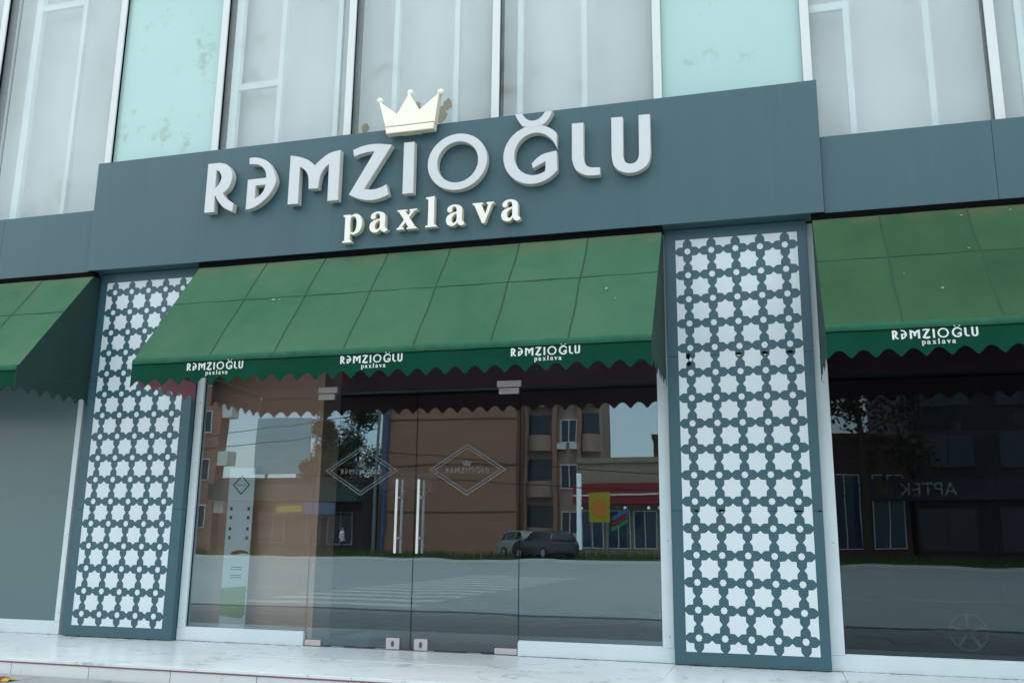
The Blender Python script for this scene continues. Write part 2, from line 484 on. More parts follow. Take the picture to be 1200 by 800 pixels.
# ------------------------------------------------------------------ lettering (outlines in metres on the facade)
L_R = [crv([(1.08,3.838),(1.08,4.325),(1.20,4.325,2),(1.30,4.285,1),(1.352,4.185,1),(1.325,4.075,1),(1.265,4.018,2),(1.30,3.965,1),(1.386,3.905,2),
            (1.378,3.825,2),(1.27,3.885,1),(1.178,4.005,2),(1.184,3.838)]),
       crv([(1.176,4.252),(1.205,4.240,2),(1.235,4.175,1),(1.212,4.110,1),(1.176,4.072,2)])]
L_SCHWA = [crv([(1.52,4.340,2),(1.625,4.328,1),(1.735,4.262,1),(1.812,4.105,1),(1.775,3.985,1),(1.695,3.900,1),(1.60,3.845,1),(1.518,3.832,2),
                (1.518,4.124),(1.708,4.126,2),(1.695,4.19,1),(1.645,4.247,1),(1.585,4.270,1),(1.522,4.276,2)]),
           crv([(1.605,4.057),(1.707,4.057,2),(1.690,4.0,1),(1.655,3.96,1),(1.605,3.932,2)])]
L_M = [crv([(1.947,3.842),(1.947,4.318,2),(2.052,4.290,1),(2.135,4.25,1),(2.2,4.195,2),(2.262,4.25,1),(2.34,4.298,1),(2.45,4.318,2),(2.45,3.838),(2.345,3.838),
            (2.341,4.19,2),(2.298,4.155,1),(2.262,4.09,1),(2.243,3.968,2),(2.15,3.972,2),(2.138,4.095,1),(2.10,4.16,1),(2.05,4.195,2),(2.052,3.84)])]
L_Z = [crv([(2.574,4.302,2),(2.68,4.333,1),(2.80,4.338,1),(2.953,4.312,2),(2.70,3.918,2),(2.79,3.908,1),(2.86,3.920,1),(2.911,3.945,2),(2.938,3.846,2),
            (2.85,3.815,1),(2.754,3.808,1),(2.65,3.832,1),(2.554,3.880,2),(2.785,4.266,2),(2.72,4.266,1),(2.65,4.255,1),(2.587,4.236,2)])]
L_I = [[(3.068,3.836),(3.170,3.836),(3.166,4.318),(3.066,4.318)]]
L_O = [ell(3.569,4.086,.272,.260), ell(3.572,4.084,.187,.188)]
def arc(cx, cz, rx, rz, a0, a1, n=30):
    return [(cx + rx*math.cos(R(a0+(a1-a0)*i/n)), cz + rz*math.sin(R(a0+(a1-a0)*i/n))) for i in range(n+1)]
L_G = [arc(4.25,4.080,.265,.266, 40,322) + [(4.453,4.09)] + ocrv([(4.445,4.092,2),(4.345,4.076,1),(4.285,4.045,1),(4.236,3.997,2)])
       + [(4.246,3.955),(4.356,4.005),(4.356,3.912)] + arc(4.262,4.083,.180,.190, -58,-305) + ocrv([(4.366,4.238,2),(4.415,4.19,1),(4.453,4.118,2)])[1:]]
L_BREVE = [crv([(4.086,4.462),(4.150,4.460,2),(4.19,4.408,1),(4.246,4.387,1),(4.305,4.405,1),(4.353,4.458,2),(4.417,4.457,2),(4.385,4.392,1),(4.335,4.342,1),
                (4.25,4.325,1),(4.165,4.342,1),(4.118,4.395,1),(4.086,4.462,2)][1:-1] + [(4.086,4.462,2)])]
L_L = [crv([(4.583,4.321),(4.682,4.318),(4.682,4.01,2),(4.694,3.955,1),(4.728,3.917,1),(4.819,3.905,2),(4.819,3.838,2),(4.75,3.838,1),(4.685,3.852,1),(4.615,3.905,1),(4.583,4.0,2)])]
L_U = [crv([(4.917,4.334),(4.917,4.0,2),(4.938,3.90,1),(5.0,3.845,1),(5.075,3.828,1),(5.152,3.845,1),(5.215,3.895,1),(5.238,3.99,2),(5.238,4.327),(5.145,4.330),
            (5.143,3.99,2),(5.125,3.93,1),(5.078,3.910,1),(5.030,3.930,1),(5.013,3.99,2),(5.014,4.331)])]
BIG = [('R', L_R), ('SCHWA', L_SCHWA), ('M', L_M), ('Z', L_Z), ('I', L_I), ('O', L_O), ('G', L_G), ('L', L_L), ('U', L_U)]
def sm(pts, flag=1): return crv([(x, z, flag) for x, z in pts], 4)
_a = [crv([(.98,.06,1),(.9,-.02,1),(.8,-.04,1),(.66,.02,1),(.60,.12,2),(.48,0,1),(.32,-.04,1),(.1,.04,1),(0,.24,1),(.06,.46,1),(.26,.58,1),(.55,.66,2),
           (.55,.78,1),(.5,.88,1),(.4,.9,1),(.32,.84,1),(.33,.74,1),(.27,.66,1),(.15,.64,1),(.06,.72,1),(.08,.86,1),(.22,.97,1),(.45,1.01,1),(.7,.95,1),(.84,.8,1),(.85,.25,1),(.87,.16,1),(.93,.15,2)], 3),
      sm([(.55,.54),(.42,.49),(.33,.40),(.30,.26),(.35,.14),(.45,.14),(.55,.24)])]
_p = [crv([(0,-.42),(.5,-.42),(.5,-.34),(.40,-.30),(.40,.02,2),(.5,-.03,1),(.62,-.04,1),(.9,.1,1),(1.03,.48,1),(.93,.85,1),(.7,1.0,1),(.52,.97,1),(.40,.88,2),(.40,.98),(0,.98),(0,.90),(.1,.86),(.1,-.30),(0,-.34)], 4),
      sm([(.40,.15),(.40,.76),(.50,.86),(.62,.84),(.70,.70),(.73,.48),(.69,.22),(.6,.09),(.48,.08)])]
_x = [[(0,0),(.36,0),(.36,.08),(.28,.12),(.44,.35),(.58,.1),(.5,.08),(.5,0),(1,0),(1,.08),(.92,.1),(.62,.58),(.88,.88),(1,.9),(1,.98),(.62,.98),(.62,.9),(.68,.86),(.56,.68),(.43,.88),(.5,.9),(.5,.98),(.02,.98),(.02,.9),(.1,.88),(.36,.47),(.08,.1),(0,.08)]]
_l = [[(0,0),(.55,0),(.55,.08),(.42,.12),(.42,1.52),(0,1.48),(0,1.4),(.12,1.36),(.12,.12),(0,.08)]]
_v = [[(0,.98),(0,.9),(.08,.87),(.46,-.02),(.58,-.02),(.92,.87),(1,.9),(1,.98),(.66,.98),(.66,.9),(.74,.87),(.6,.42),(.42,.87),(.5,.9),(.5,.98)]]
def put(c, x0, x1, w=1.0, base=3.515, h=.186):
    s = (x1 - x0) / w
    return [[(x0 + x * s, base + z * h) for x, z in k] for k in c]
SMALL = [('p', put(_p, 2.505, 2.690, 1.03)), ('a', put(_a, 2.760, 2.935)), ('x', put(_x, 3.018, 3.205)), ('l', put(_l, 3.285, 3.390, .55)),
         ('a', put(_a, 3.474, 3.646)), ('v', put(_v, 3.713, 3.902)), ('a', put(_a, 3.968, 4.142))]
CROWN_BAND = [[(2.900,4.408),(3.350,4.408),(3.358,4.470),(2.890,4.470)]]
CROWN_BODY = [[(2.889,4.477),(3.359,4.477),(3.394,4.750),(3.206,4.607),(3.106,4.782),(2.995,4.592),(2.814,4.738)]]
CROWN_TIPS = [(2.814,4.752),(3.106,4.796),(3.396,4.766)]

# ------------------------------------------------------------------ ground, street, step
GZ, RZ = -0.11, -0.23
struct('ground', MB().box(-400, 400, -700, 300, -1.2, RZ - 0.02), 'ground')
sw = struct('pavement', MB().box(-60, 70, -5.0, -1.40, -0.8, GZ - 0.006), 'paving_bed')
slab = MB().box(-.296, .296, -.296, .296, -.02, 0).mesh('paving_slab', .004, segs=1); slab.materials.append(MATS['paving'])
for i in range(40):
    for j in range(6):
        x = -6 + i * .6
        o = bpy.data.objects.new('paving_slab', slab); o.location = (x + .3 * (j % 2), -1.71 - j * .6, GZ + random.uniform(-.002, .002)); place(o, sw)
bx('kerb', -60, 70, -5.22, -5.0, -.8, GZ + .004, 'kerb', sw)
rd = struct('road', MB().box(-200, 220, -38, -5.22, -1.0, RZ), 'asphalt')
bx('gutter', -200, 220, -5.75, -5.225, RZ - .01, RZ + .004, 'gutter', rd)
for k in range(12):                                       # zebra crossing, bars along the traffic
    y = -7.4 - k * 1.15
    bx('crossing_stripe', -3.2, 0.2, y - .5, y, RZ - .01, RZ + .004, 'road_paint', rd)
for yy in (-13.5, -21.8, -30):
    for k in range(12): 
        x = -70 + k * 11
        if -7 < x < 3: continue
        bx('lane_line', x, x + 4, yy - .07, yy + .07, RZ - .01, RZ + .004, 'road_paint', rd)
fp = struct('far_pavement', MB().box(-200, 220, -120, -38.2, -1.0, GZ - .02), 'paving')
bx('kerb', -200, 220, -38.2, -38, -.8, GZ, 'far_white', fp)
g = MB()                                                  # grass on the far verge
g.box(-120, 120, -43, -40.2, GZ - .05, GZ + .03)
for k in range(5000):
    x, y = random.uniform(-34, 26), random.uniform(-43, -40.2); h = random.uniform(.12, .5); a = random.uniform(0, 3.14)
    c, s_ = math.cos(a) * .05, math.sin(a) * .05
    g.add([(x - c, y - s_, GZ), (x + c, y + s_, GZ), (x + random.uniform(-.1, .1), y, GZ + h)], [(0, 1, 2)])
setp(obj('grass_verge', g, 'grass'), 'strip of rough green grass along the far side of the road', 'grass', kind='stuff')

pl = struct('step', MB().box(-6.2, 12.2, -1.385, 0.6, -.7, -.024), 'joint')
tw = 1.18
for i in range(16):
    x0 = -6.1 + i * tw
    bx('marble_slab', x0 + .0015, x0 + tw - .0015, -1.40, -.62, -.022, random.uniform(-.001, .0005), 'marble', pl, .003)
    bx('marble_slab', x0 - .39, x0 + tw - .393, -.617, .16, -.022, random.uniform(-.001, .0005), 'marble', pl, .003)
rx = -6.2
bx('edge_strip', -6.2, 12.2, -1.4015, -1.386, -.0305, -.0225, 'rust_joint', pl)
while rx < 12:
    w = .68
    bx('riser_tile', rx + .003, rx + w - .003, -1.398, -1.386, GZ - .1, -.031, 'riser_tile', pl, .002); rx += w

# ------------------------------------------------------------------ the building: upper curtain wall
bld = thing('office_building', 'tall building with white framed pale glass wall above the shop sign', 'building', (3, 1, 0))
TOPZ, GY = 12.5, 0.15
MUL = [-6.3, -4.85, -3.40, -1.95, -.36, .895, 2.33, 3.80, 5.27, 6.506, 7.90, 9.35, 10.8, 12.2]
AQUA = {3: False}
for i in range(len(MUL) - 1):
    a, b = MUL[i], MUL[i + 1]
    aqua = i in (4, 8)
    z0, z1 = 3.3, TOPZ
    o = obj('glass_pane', MB().box(a, b, GY, GY + .012, z0, z1), 'pane_aqua' if aqua else 'pane_grey', bld)
    if aqua: o['label'] = 'plain pale aqua glass panel'
    if not aqua:
        bx('blind', a + .02, b - .02, GY + .16, GY + .18, z0, z1, 'blind', o)
        bars = {3: (-1.54, -.92), 5: (1.03, 1.54, 2.17), 6: (2.775, 3.395), 7: (4.015, 4.615), 9: (6.84, 7.45), 10: (8.12, 8.8)}.get(i, (a + .4, a + 1.0))
        for k, xb in enumerate(bars):
            w = .05 if (i, k) not in ((3, 0), (5, 0)) else .085
            bx('inner_bar', xb - w / 2, xb + w / 2, GY + .016, GY + .07, z0, z1, 'inner_bar', o)
        if i == 6:
            for k, (sx_, sz_, w_, h_) in enumerate(((2.50, 4.70, .045, .06), (3.02, 4.86, .05, .05), (3.27, 4.74, .06, .12), (3.33, 4.84, .05, .07))):
                rs2 = random.Random(k)
                pts_ = [(sx_ + w_ * rs2.uniform(.6, 1) * math.cos(q * .524), sz_ + h_ * rs2.uniform(.6, 1) * math.sin(q * .524)) for q in range(12)]
                obj('stain', MB().prism(pts_, GY - .002 - k * .0003, GY - .0005), 'stain', o)
        hb = {3: ((-1.50, -.945, 6.60),), 5: ((1.075, 1.515, 5.315),), 9: ((6.53, 6.815, 5.315),)}.get(i, ())
        for x0, x1, z in hb:
            bx('inner_crossbar', x0, x1, GY + .021, GY + .065, z - .035, z + .035, 'inner_bar', o)
for i, x in enumerate(MUL):
    w = .036
    o = obj('mullion', MB().box(x - w, x + w, GY - .050, GY - .030, 3.3, TOPZ).mesh('mullion', .003, segs=1), 'mullion_white', bld)
    bx('mullion_web', x - w + .006, x + w - .006, GY - .030, GY + .1, 3.3, TOPZ, 'black', o)
bx('wall', MUL[0], MUL[-1], .45, 9, 3.42, TOPZ - .1, 'int_wall', bld)
bx('roof', MUL[0] - .1, MUL[-1] + .1, .02, 9, TOPZ + .002, TOPZ + .3, 'grey_wall', bld)
bx('soffit', MUL[0], MUL[-1], -.02, .447, 3.395, 3.415, 'int_dark', bld)

# interior shells behind the shop glass
fl = struct('interior_floor', MB().box(-6.3, 12.2, .17, 7, -.05, -.006), 'joint')
for i in range(31):
    for j in range(8):
        x = -6.3 + i * .6; y = .175 + j * .6
        bx('floor_tile', x + .002, x + .598, y + .002, y + .598, -.02, random.uniform(-.003, 0), 'int_floor', fl)
struct('interior_back_wall', MB().box(-6.3, 12.2, 5.0, 5.2, 0, 3.39), 'int_wall')
struct('interior_ceiling', MB().box(-6.3, 12.2, .46, 5.2, 3.33, 3.40), 'int_ceiling')
struct('interior_partition', MB().box(2.205, 2.235, .13, .46, 0, 3.33).box(.0, 2.203, .46, .49, 0, 3.33), 'int_tan')
struct('interior_side_wall', MB().box(-.15, .0, .17, 5, 0, 3.33), 'int_wall')
struct('interior_side_wall', MB().box(5.8, 5.95, .17, 5, 0, 3.33), 'int_dark')
struct('interior_screen', MB().box(6.45, 12.2, 3.0, 3.1, 0, 3.33), 'int_dark')

# ------------------------------------------------------------------ shop sign
sign = thing('shop_sign', 'wide blue-grey signboard with raised RƏMZIOĞLU paxlava lettering and crown', 'sign', (3.15, -.02, 3.39))
FX0, FX1, FZ0, FZ1, FY = -.235, 6.552, 3.392, 4.50, -.15
cuts = [FX0, .98, 2.36, 3.74, 5.12, FX1]
for k in range(5):
    bx('board_panel', cuts[k] + .0002, cuts[k + 1] - .0002, FY, .06, FZ0, FZ1, 'fascia', sign, .0012)
obj('board_backing', MB().box(FX0 + .01, FX1 - .01, FY + .02, .065, FZ0 + .01, FZ1 - .01), 'black', sign)
LY0, LY1 = FY - .082, FY - .012
for nm, c in BIG:
    o = obj('letter', outline_mesh('letter', c, LY0, LY1, .004), ['letter_grey', 'letter_side'], sign)
    if nm == 'G':
        obj('breve', outline_mesh('breve', L_BREVE, LY0 - .0015, LY1, .004), ['letter_grey', 'letter_side'], o)
    xs = [p[0] for k in c for p in k]; cx = (min(xs) + max(xs)) / 2
for nm, c in SMALL:
    obj('small_letter', outline_mesh('small_letter', c, FY - .066, FY - .006, .004), ['cream', 'cream_side'], sign)
cr = obj('crown', outline_mesh('crown', CROWN_BODY, FY - .105, FY - .03, .008), ['crown_cream', 'cream_side'], sign)
obj('crown_band', outline_mesh('crown_band', CROWN_BAND, FY - .110, FY - .03, .008), ['crown_cream', 'cream_side'], cr)
for x, z in CROWN_TIPS:
    obj('crown_ball', MB().sphere((x, FY - .072, z), .030, 14, 8, (1, .9, 1)).mesh('crown_ball', smooth=60), 'crown_cream', cr)
bx('standoff', 3.02, 3.2, FY - .03, FY + .0, 4.42, 4.48, 'cream_side', cr)

def fascia(x0, x1, seams, label):
    t = thing('fascia_board', label, 'fascia', ((x0 + x1) / 2, 0, 3.39), 'fascia boards beside the sign')
    e = [x0] + seams + [x1]
    for k in range(len(e) - 1):
        bx('board_panel', e[k] + .0012, e[k + 1] - .0012, FY + .045, .055, FZ0 + .002, 4.03, 'fascia', t, .003)
    obj('board_backing', MB().box(x0 + .01, x1 - .01, FY + .07, .06, FZ0 + .012, 4.02), 'black', t)
fascia(-6.3, FX0 - .003, [-4.6, -2.9, -1.35], 'lower blue-grey fascia board left of the sign above the left awning')
fascia(FX1 + .003, 12.2, [7.78, 9.2, 10.7], 'lower blue-grey fascia board right of the sign above the right awning')

# ------------------------------------------------------------------ patterned pilaster panels
PX, PZ = .19, .20
def star_poly():
    out = []
    for k in range(16):
        a = R(22.5 * k); r = .338 if k % 2 else (.422 if k % 4 == 0 else .436)
        out.append((r * math.cos(a), r * math.sin(a)))
    return out
def clip(poly, ax, sgn):
    out = []
    for i in range(len(poly)):
        p, q = poly[i], poly[(i + 1) % len(poly)]
        ip, iq = p[ax] * sgn >= -1e-9, q[ax] * sgn >= -1e-9
        if ip: out.append(p)
        if ip != iq:
            t = p[ax] / (p[ax] - q[ax]); out.append((p[0] + (q[0] - p[0]) * t, p[1] + (q[1] - p[1]) * t))
    return out
STAR = {}
for sx in (0, 1, -1):
    for sz in (0, 1, -1):
        p = star_poly()
        if sx: p = clip(p, 0, sx)
        if sz: p = clip(p, 1, sz)
        cx_, cz_ = sum(a for a, b in p) / len(p), sum(b for a, b in p) / len(p)
        mb = MB(); k = len(p)
        mb.add([(x * PX, -.003, z * PZ) for x, z in p] + [(x * PX, .004, z * PZ) for x, z in p] + [(cx_ * PX, -.003, cz_ * PZ)],
               [(i, (i + 1) % k, 2 * k) for i in range(k)] + [((i + 1) % k, i, i + k, (i + 1) % k + k) for i in range(k)])
        STAR[sx, sz] = mb.mesh('star')
        STAR[sx, sz].materials.append(MATS['panel_white'])
_d = []
for k in range(16):
    a = R(22.5 * k); r = .135 if k % 2 == 0 else .115
    _d.append((r * math.cos(a) * PX, r * math.sin(a) * PZ))
DOT = MB().prism(_d, -.003, .004).mesh('dot'); DOT.materials.append(MATS['panel_white'])
def pilaster(x0, x1, c0, label):
    t = thing('pattern_panel', label, 'panel', ((x0 + x1) / 2, .1, 0), 'star patterned panels beside the entrance')
    zs = [.004, 1.128, 2.332, 3.388]
    for k in range(3):
        bx('board', x0, x1, 0.0, .06, zs[k] + .0012, zs[k + 1] - .0012, 'panel_teal', t, .002)
    bx('backing', x0 + .004, x1 - .004, .061, .2, 0, 3.39, 'panel_teal', t)
    zb = .198
    for i in range(6):
        for j in range(17):
            sx = 1 if i == 0 else (-1 if i == 5 else 0); sz = 1 if j == 0 else (-1 if j == 16 else 0)
            o = bpy.data.objects.new('star', STAR[sx, sz]); o.location = (c0 + (i - .5) * PX, -.0015, zb + (j - .5) * PZ)
            place(o, t)
    for i in range(5):
        for j in range(16):
            o = bpy.data.objects.new('dot', DOT); o.location = (c0 + i * PX, -.0015, zb + j * PZ); place(o, t)
    return t
pilaster(-.196, .952, -.005, 'left patterned panel with white stars, partly covered by the middle awning')
pr_ = pilaster(5.308, 6.418, 5.490, 'right patterned panel with white stars and chipped seams between two awnings')
def chip(x, z, w, h, m):                                  # torn film at the board seams
    pts = []
    n = 9
    for k in range(n):
        a = 2 * math.pi * k / n; r = random.uniform(.6, 1.0)
        pts.append((x + w * r * math.cos(a), z + h * r * math.sin(a)))
    obj('chip', MB().prism(pts, -.0062, -.004), m, pr_)
for x, z, w, h in ((5.47, 2.33, .022, .03), (5.478, 2.27, .02, .024), (5.86, 2.338, .03, .014), (6.055, 2.336, .03, .014), (6.245, 2.336, .03, .013), (5.50, 1.128, .02, .008), (5.685, 1.13, .028, .012), (6.25, 1.128, .03, .008), (6.40, 1.128, .014, .007)):
    chip(x, z, w, h, 'black')
for x, z, w, h in ((5.49, 2.305, .014, .02), (5.455, 2.29, .012, .014), (5.862, 2.323, .015, .006), (6.06, 2.322, .010, .006), (5.69, 1.118, .01, .006)):
    chip(x, z, w, h, 'panel_white')

# ------------------------------------------------------------------ awnings
AY0, AZ0, AY1, AZ1 = -.12, 3.345, -.90, 2.325
VAL_Y = -.918
def val_curve(u0, u1, n_sc, z_top, tip=2.088, notch=2.146, sub=8):
    pts = []
    for k in range(n_sc * sub + 1):
        t = k / (n_sc * sub); ph = (k % sub) / sub
        z = tip + (notch - tip) * (abs(math.sin(math.pi * ph)) ** 1.25)
        pts.append((u0 + (u1 - u0) * t, z))
    return pts
def text_on_valance(parent, xl, s=.1238):
    cs = []
    zo = 2.205
    tr = lambda c: [[(xl + (x - 1.08) * s, zo + (z - 3.838) * s) for x, z in k] for k in c]
    mb_all = bpy.data.meshes
    bm = bmesh.new()
    for i, (nm, c) in enumerate(BIG + [('B', L_BREVE)] + SMALL):
        me = outline_mesh('t', tr(c), VAL_Y - .0045 - (.0004 if nm == 'B' else 0), VAL_Y - .0032, 0, side=False)
        bm.from_mesh(me); bpy.data.meshes.remove(me)
    me = bpy.data.meshes.new('lettering'); bm.to_mesh(me); bm.free()
    obj('lettering', me, 'print_white', parent)
def awning(x0, x1, seams, fabric, label, texts):
    t = thing('awning', label, 'awning', ((x0 + x1) / 2, AY0, AZ1), 'green awnings over the shop windows')
    nrm = Vector((0, AZ0 - AZ1, AY0 - AY1)).normalized()   # placeholder, fixed below
    sl = Vector((0, AY1 - AY0, AZ1 - AZ0)); nrm = Vector((0, -1, 0)) - sl * (Vector((0, -1, 0)).dot(sl) / sl.dot(sl)); nrm.normalize()
    P = lambda x, tt: Vector((x, AY0 + (AY1 - AY0) * tt, AZ0 + (AZ1 - AZ0) * tt))
    ed = [x0] + seams + [x1]; TM = .43
    def sagged(x, tt, u, v, a, k):
        w = math.sin(math.pi * u) * math.sin(math.pi * v)
        d = -a * w + .004 * math.sin(8 * u + k + 2.5 * v) * math.sin(math.pi * v) * math.sin(math.pi * u) + .0022 * math.sin(13 * v + 2.1 * k + 5 * u) * math.sin(math.pi * u)
        return P(x, tt) + nrm * d
    for c in range(len(ed) - 1):
        for r_, (t0, t1) in enumerate(((0.0, TM), (TM, 1.0))):
            nu, nv = 8, 7; vs, fs = [], []
            k = random.uniform(0, 6); a = random.uniform(.008, .022)
            for i in range(nu + 1):
                for j in range(nv + 1):
                    u, v = i / nu, j / nv
                    vs.append(sagged(ed[c] + (ed[c + 1] - ed[c]) * u, t0 + (t1 - t0) * v, u, v, a, k))
            for i in range(nu):
                for j in range(nv):
                    q = i * (nv + 1) + j; fs.append((q, q + 1, q + nv + 2, q + nv + 1))
            me = MB().add(vs, fs).mesh('fabric_panel', smooth=40)
            obj('fabric_panel', me, fabric, t)
    def strip(pts, w_dir, w, name):
        n = len(pts); vs, fs = [], []
        for p in pts:
            for sgn, h in ((-1, .0005), (-.45, .0045), (.45, .0045), (1, .0005)):
                vs.append(p + w_dir * (w * sgn) + nrm * h)
        for i in range(n - 1):
            for k in range(3): fs.append((i*4+k, i*4+k+1, i*4+k+5, i*4+k+4))
        obj(name, MB().add(vs, fs).mesh(name, smooth=80), 'awning_seam', t)
    for x in seams:
        strip([P(x + .004 * math.sin(5 * k + x), k / 10) for k in range(11)], Vector((1, 0, 0)), .0065, 'seam')
    n = 40
    dv = sl.normalized()
    strip([P(x0 + (x1 - x0) * k / n, TM + .005 * math.sin(k * 1.7) * .5) for k in range(n + 1)], dv, .0055, 'seam')
    # rolled hem along the front bar, then the scalloped valance
    vs, fs = [], []
    prof = [(AY1 + .004, AZ1 + .006), (AY1 - .014, AZ1 - .004), (AY1 - .022, AZ1 - .022), (AY1 - .022, AZ1 - .044), (VAL_Y, AZ1 - .052)]
    n = 60
    for k in range(n + 1):
        for (y, z) in prof: vs.append((x0 + (x1 - x0) * k / n, y + .0015 * math.sin(k * 1.1), z + .0012 * math.sin(k * .9)))
    m_ = len(prof)
    for k in range(n):
        for q in range(m_ - 1): fs.append((k*m_+q, k*m_+q+1, (k+1)*m_+q+1, (k+1)*m_+q))
    obj('hem', MB().add(vs, fs).mesh('hem', smooth=60), 'valance_hem', t)
    obj('hem_cord', MB().tube([(x0 + (x1 - x0) * k / 30, VAL_Y - .004, AZ1 - .052 + .0012 * math.sin(k * 1.8)) for k in range(31)], .0035, 6), 'valance_dark', t)
    ns = round((x1 - x0) / .1535)
    def valance(p0, p1, nsc, z_top, name, m_name, inner=0):
        pts = val_curve(0, 1, nsc, z_top); vs, fs = [], []
        p0, p1 = Vector(p0), Vector(p1); nn = (p1 - p0).cross(Vector((0, 0, 1))).normalized()
        L = (p1 - p0).length
        for side in (-.0015, .0015):
            for (u, z) in pts:
                wv = .004 * math.sin(u * L * 7.0) + .003 * math.sin(u * L * 17.0)
                for zz, am in ((z_top, 0.0), ((z_top + z) / 2, .5), (z, 1.0)):
                    p = p0 + (p1 - p0) * u + nn * (side + wv * am * .9); vs.append((p.x, p.y, zz))
        npt = len(pts)
        mi_ = []
        for s_ in range(2):
            o_ = s_ * npt * 3
            for k in range(npt - 1):
                for q in range(2):
                    fs.append((o_+k*3+q, o_+k*3+q+1, o_+(k+1)*3+q+1, o_+(k+1)*3+q)); mi_.append(1 if s_ == inner else 0)
        o_ = npt * 3; mi_ += [0] * (npt - 1)
        for k in range(npt - 1): fs.append((k*3+2, o_+k*3+2, o_+(k+1)*3+2, (k+1)*3+2))
        mb_ = MB().add(vs, fs); mb_.m = mi_
        return obj(name, mb_.mesh(name, smooth=40), [m_name, 'lit_lining'], t)
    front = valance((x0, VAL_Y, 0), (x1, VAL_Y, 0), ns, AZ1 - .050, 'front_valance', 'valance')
    for xs in texts: text_on_valance(front, xs)
    for x, sg in ((x0 + .002, -1), (x1 - .002, 1)):
        vs = [(x, AY0, AZ0 - .002), (x, AY1, AZ1 - .002), (x, AY1, AZ1 - .05), (x, -.03, AZ1 - .05), (x, -.03, AZ0 - .002)]
        fs = [(0, 1, 2, 3, 4)]
        obj('side_gusset', MB().add(vs, fs), 'awning_side_shaded', t)
        valance((x, VAL_Y + .003, 0), (x, -.03, 0), 6, AZ1 - .045, 'side_valance', 'awning_side_shaded', 1 if sg < 0 else 0)
        obj('piping', MB().tube([(x, AY1 - .004, AZ1 - .052), (x, -.035, AZ1 - .052)], .004, 6), 'awning_seam', t)
        obj('frame_arm', MB().tube([(x - sg * .03, -.03, AZ1 + .02), (x - sg * .03, AY1 + .03, AZ1 + .0)], .014, 8), 'steel_grey', t)
        obj('frame_arm', MB().tube([(x - sg * .03, -.05, AZ0 - .05), (x - sg * .03, AY1 + .03, AZ1 + .0)], .012, 8), 'steel_grey', t)
    obj('lit_lining', MB().add([P(x0 + .006, .005) - nrm * .055, P(x1 - .006, .005) - nrm * .055, P(x1 - .006, .985) - nrm * .055, P(x0 + .006, .985) - nrm * .055], [(0, 1, 2, 3)]), 'lit_lining', t)  # added underside sheet, its canvas glow painted into the colour
    obj('front_bar', MB().tube([(x0 + .01, AY1 + .014, AZ1 - .012), (x1 - .01, AY1 + .014, AZ1 - .012)], .018, 8), 'steel_grey', t)
    for x in seams[1::2]:
        obj('frame_arm', MB().tube([(x, -.05, AZ0 - .05), (x, AY1 + .03, AZ1 + .0)], .012, 8), 'steel_grey', t)
    bx('head_rail', x0 - .005, x1 + .005, AY0 - .012, AY0 + .06, AZ0 - .004, FZ0 - .004, 'black', t, .003)
    return t
def specks(t, spots):
    P = lambda x, tt: Vector((x, AY0 + (AY1 - AY0) * tt, AZ0 + (AZ1 - AZ0) * tt))
    sl = Vector((0, AY1 - AY0, AZ1 - AZ0)).normalized(); nr = Vector((0, sl.z, -sl.y)); nr = nr if nr.y < 0 else -nr
    rs_ = random.Random(11)
    for x, tt, w, h in spots:
        c = P(x, tt) + nr * .006
        v = [c + Vector((1, 0, 0)) * (w * rs_.uniform(.6, 1) * math.cos(k * .785)) + sl * (h * rs_.uniform(.6, 1) * math.sin(k * .785)) for k in range(8)]
        obj('dropping', MB().add(v + [p + nr * .001 for p in v], [tuple(range(8)), tuple(range(8, 16))]), 'speck', t)
aw_mid = awning(1.006, 5.300, [1.718, 2.305, 2.910, 3.492, 4.110, 4.698], 'awning_a', 'middle green awning over the glass doors with three printed shop names', [1.537, 2.903, 4.272])
awning(-4.4, -.170, [-3.78, -3.17, -2.56, -1.95, -1.36, -.76], 'awning_a', 'left green awning at the photo edge with shaded side', [-3.7, -2.35])
aw_right = awning(6.460, 10.75, [6.945, 7.548, 8.16, 8.77, 9.38, 10.0], 'awning_b', 'right duller green awning above the dark shop window', [6.872, 8.6])

specks(aw_mid, [(2.02, .455, .022, .012), (2.08, .46, .012, .007), (4.92, .56, .012, .014), (5.0, .66, .006, .007)])
specks(aw_right, [(7.50, .08, .012, .008), (7.83, .06, .01, .007), (7.24, .74, .012, .01), (7.02, .60, .006, .006), (7.48, .40, .016, .006)])

# ------------------------------------------------------------------ shop windows and doors
WY = 0.10
def window(x0, x1, label, stiles, pane_m='shop_glass', gx0=None, gx1=None, group='fixed shop windows'):
    t = thing('shop_window', label, 'window', ((x0 + x1) / 2, WY, 0), group)
    bx('bottom_rail', x0, x1, WY - .035, WY + .04, .001, .108, 'frame_white', t, .003)
    bx('bottom_bead', x0 + .004, x1 - .004, WY - .022, WY - .006, .108, .118, 'frame_white', t)
    for a, b in stiles:
        o = bx('stile', a, b, WY - .034, WY + .039, .109, 3.38, 'frame_white', t, .003)
        c = (a + b) / 2
        for z in (.16, .19, .9, 1.55, 2.1):
            if random.random() < .7:
                obj('screw', MB().tube([(c + .012, WY - .0355, z), (c + .012, WY - .033, z)], .004, 8), 'rubber', o)
    gx0 = x0 if gx0 is None else gx0; gx1 = x1 if gx1 is None else gx1
    bx('pane', gx0, gx1, WY - .006, WY + .004, .110, 3.37, pane_m, t)
    for a, b in stiles:
        for xx in (a - .004, b + .0):
            if gx0 - .02 < xx < gx1 + .01: bx('gasket', xx, xx + .004, WY - .010, WY + .006, .115, 3.36, 'rubber', t)
    return t
window(.955, 2.190, 'fixed window left of the doors with a roll-up banner behind it', [(.957, 1.032)], gx0=1.032)
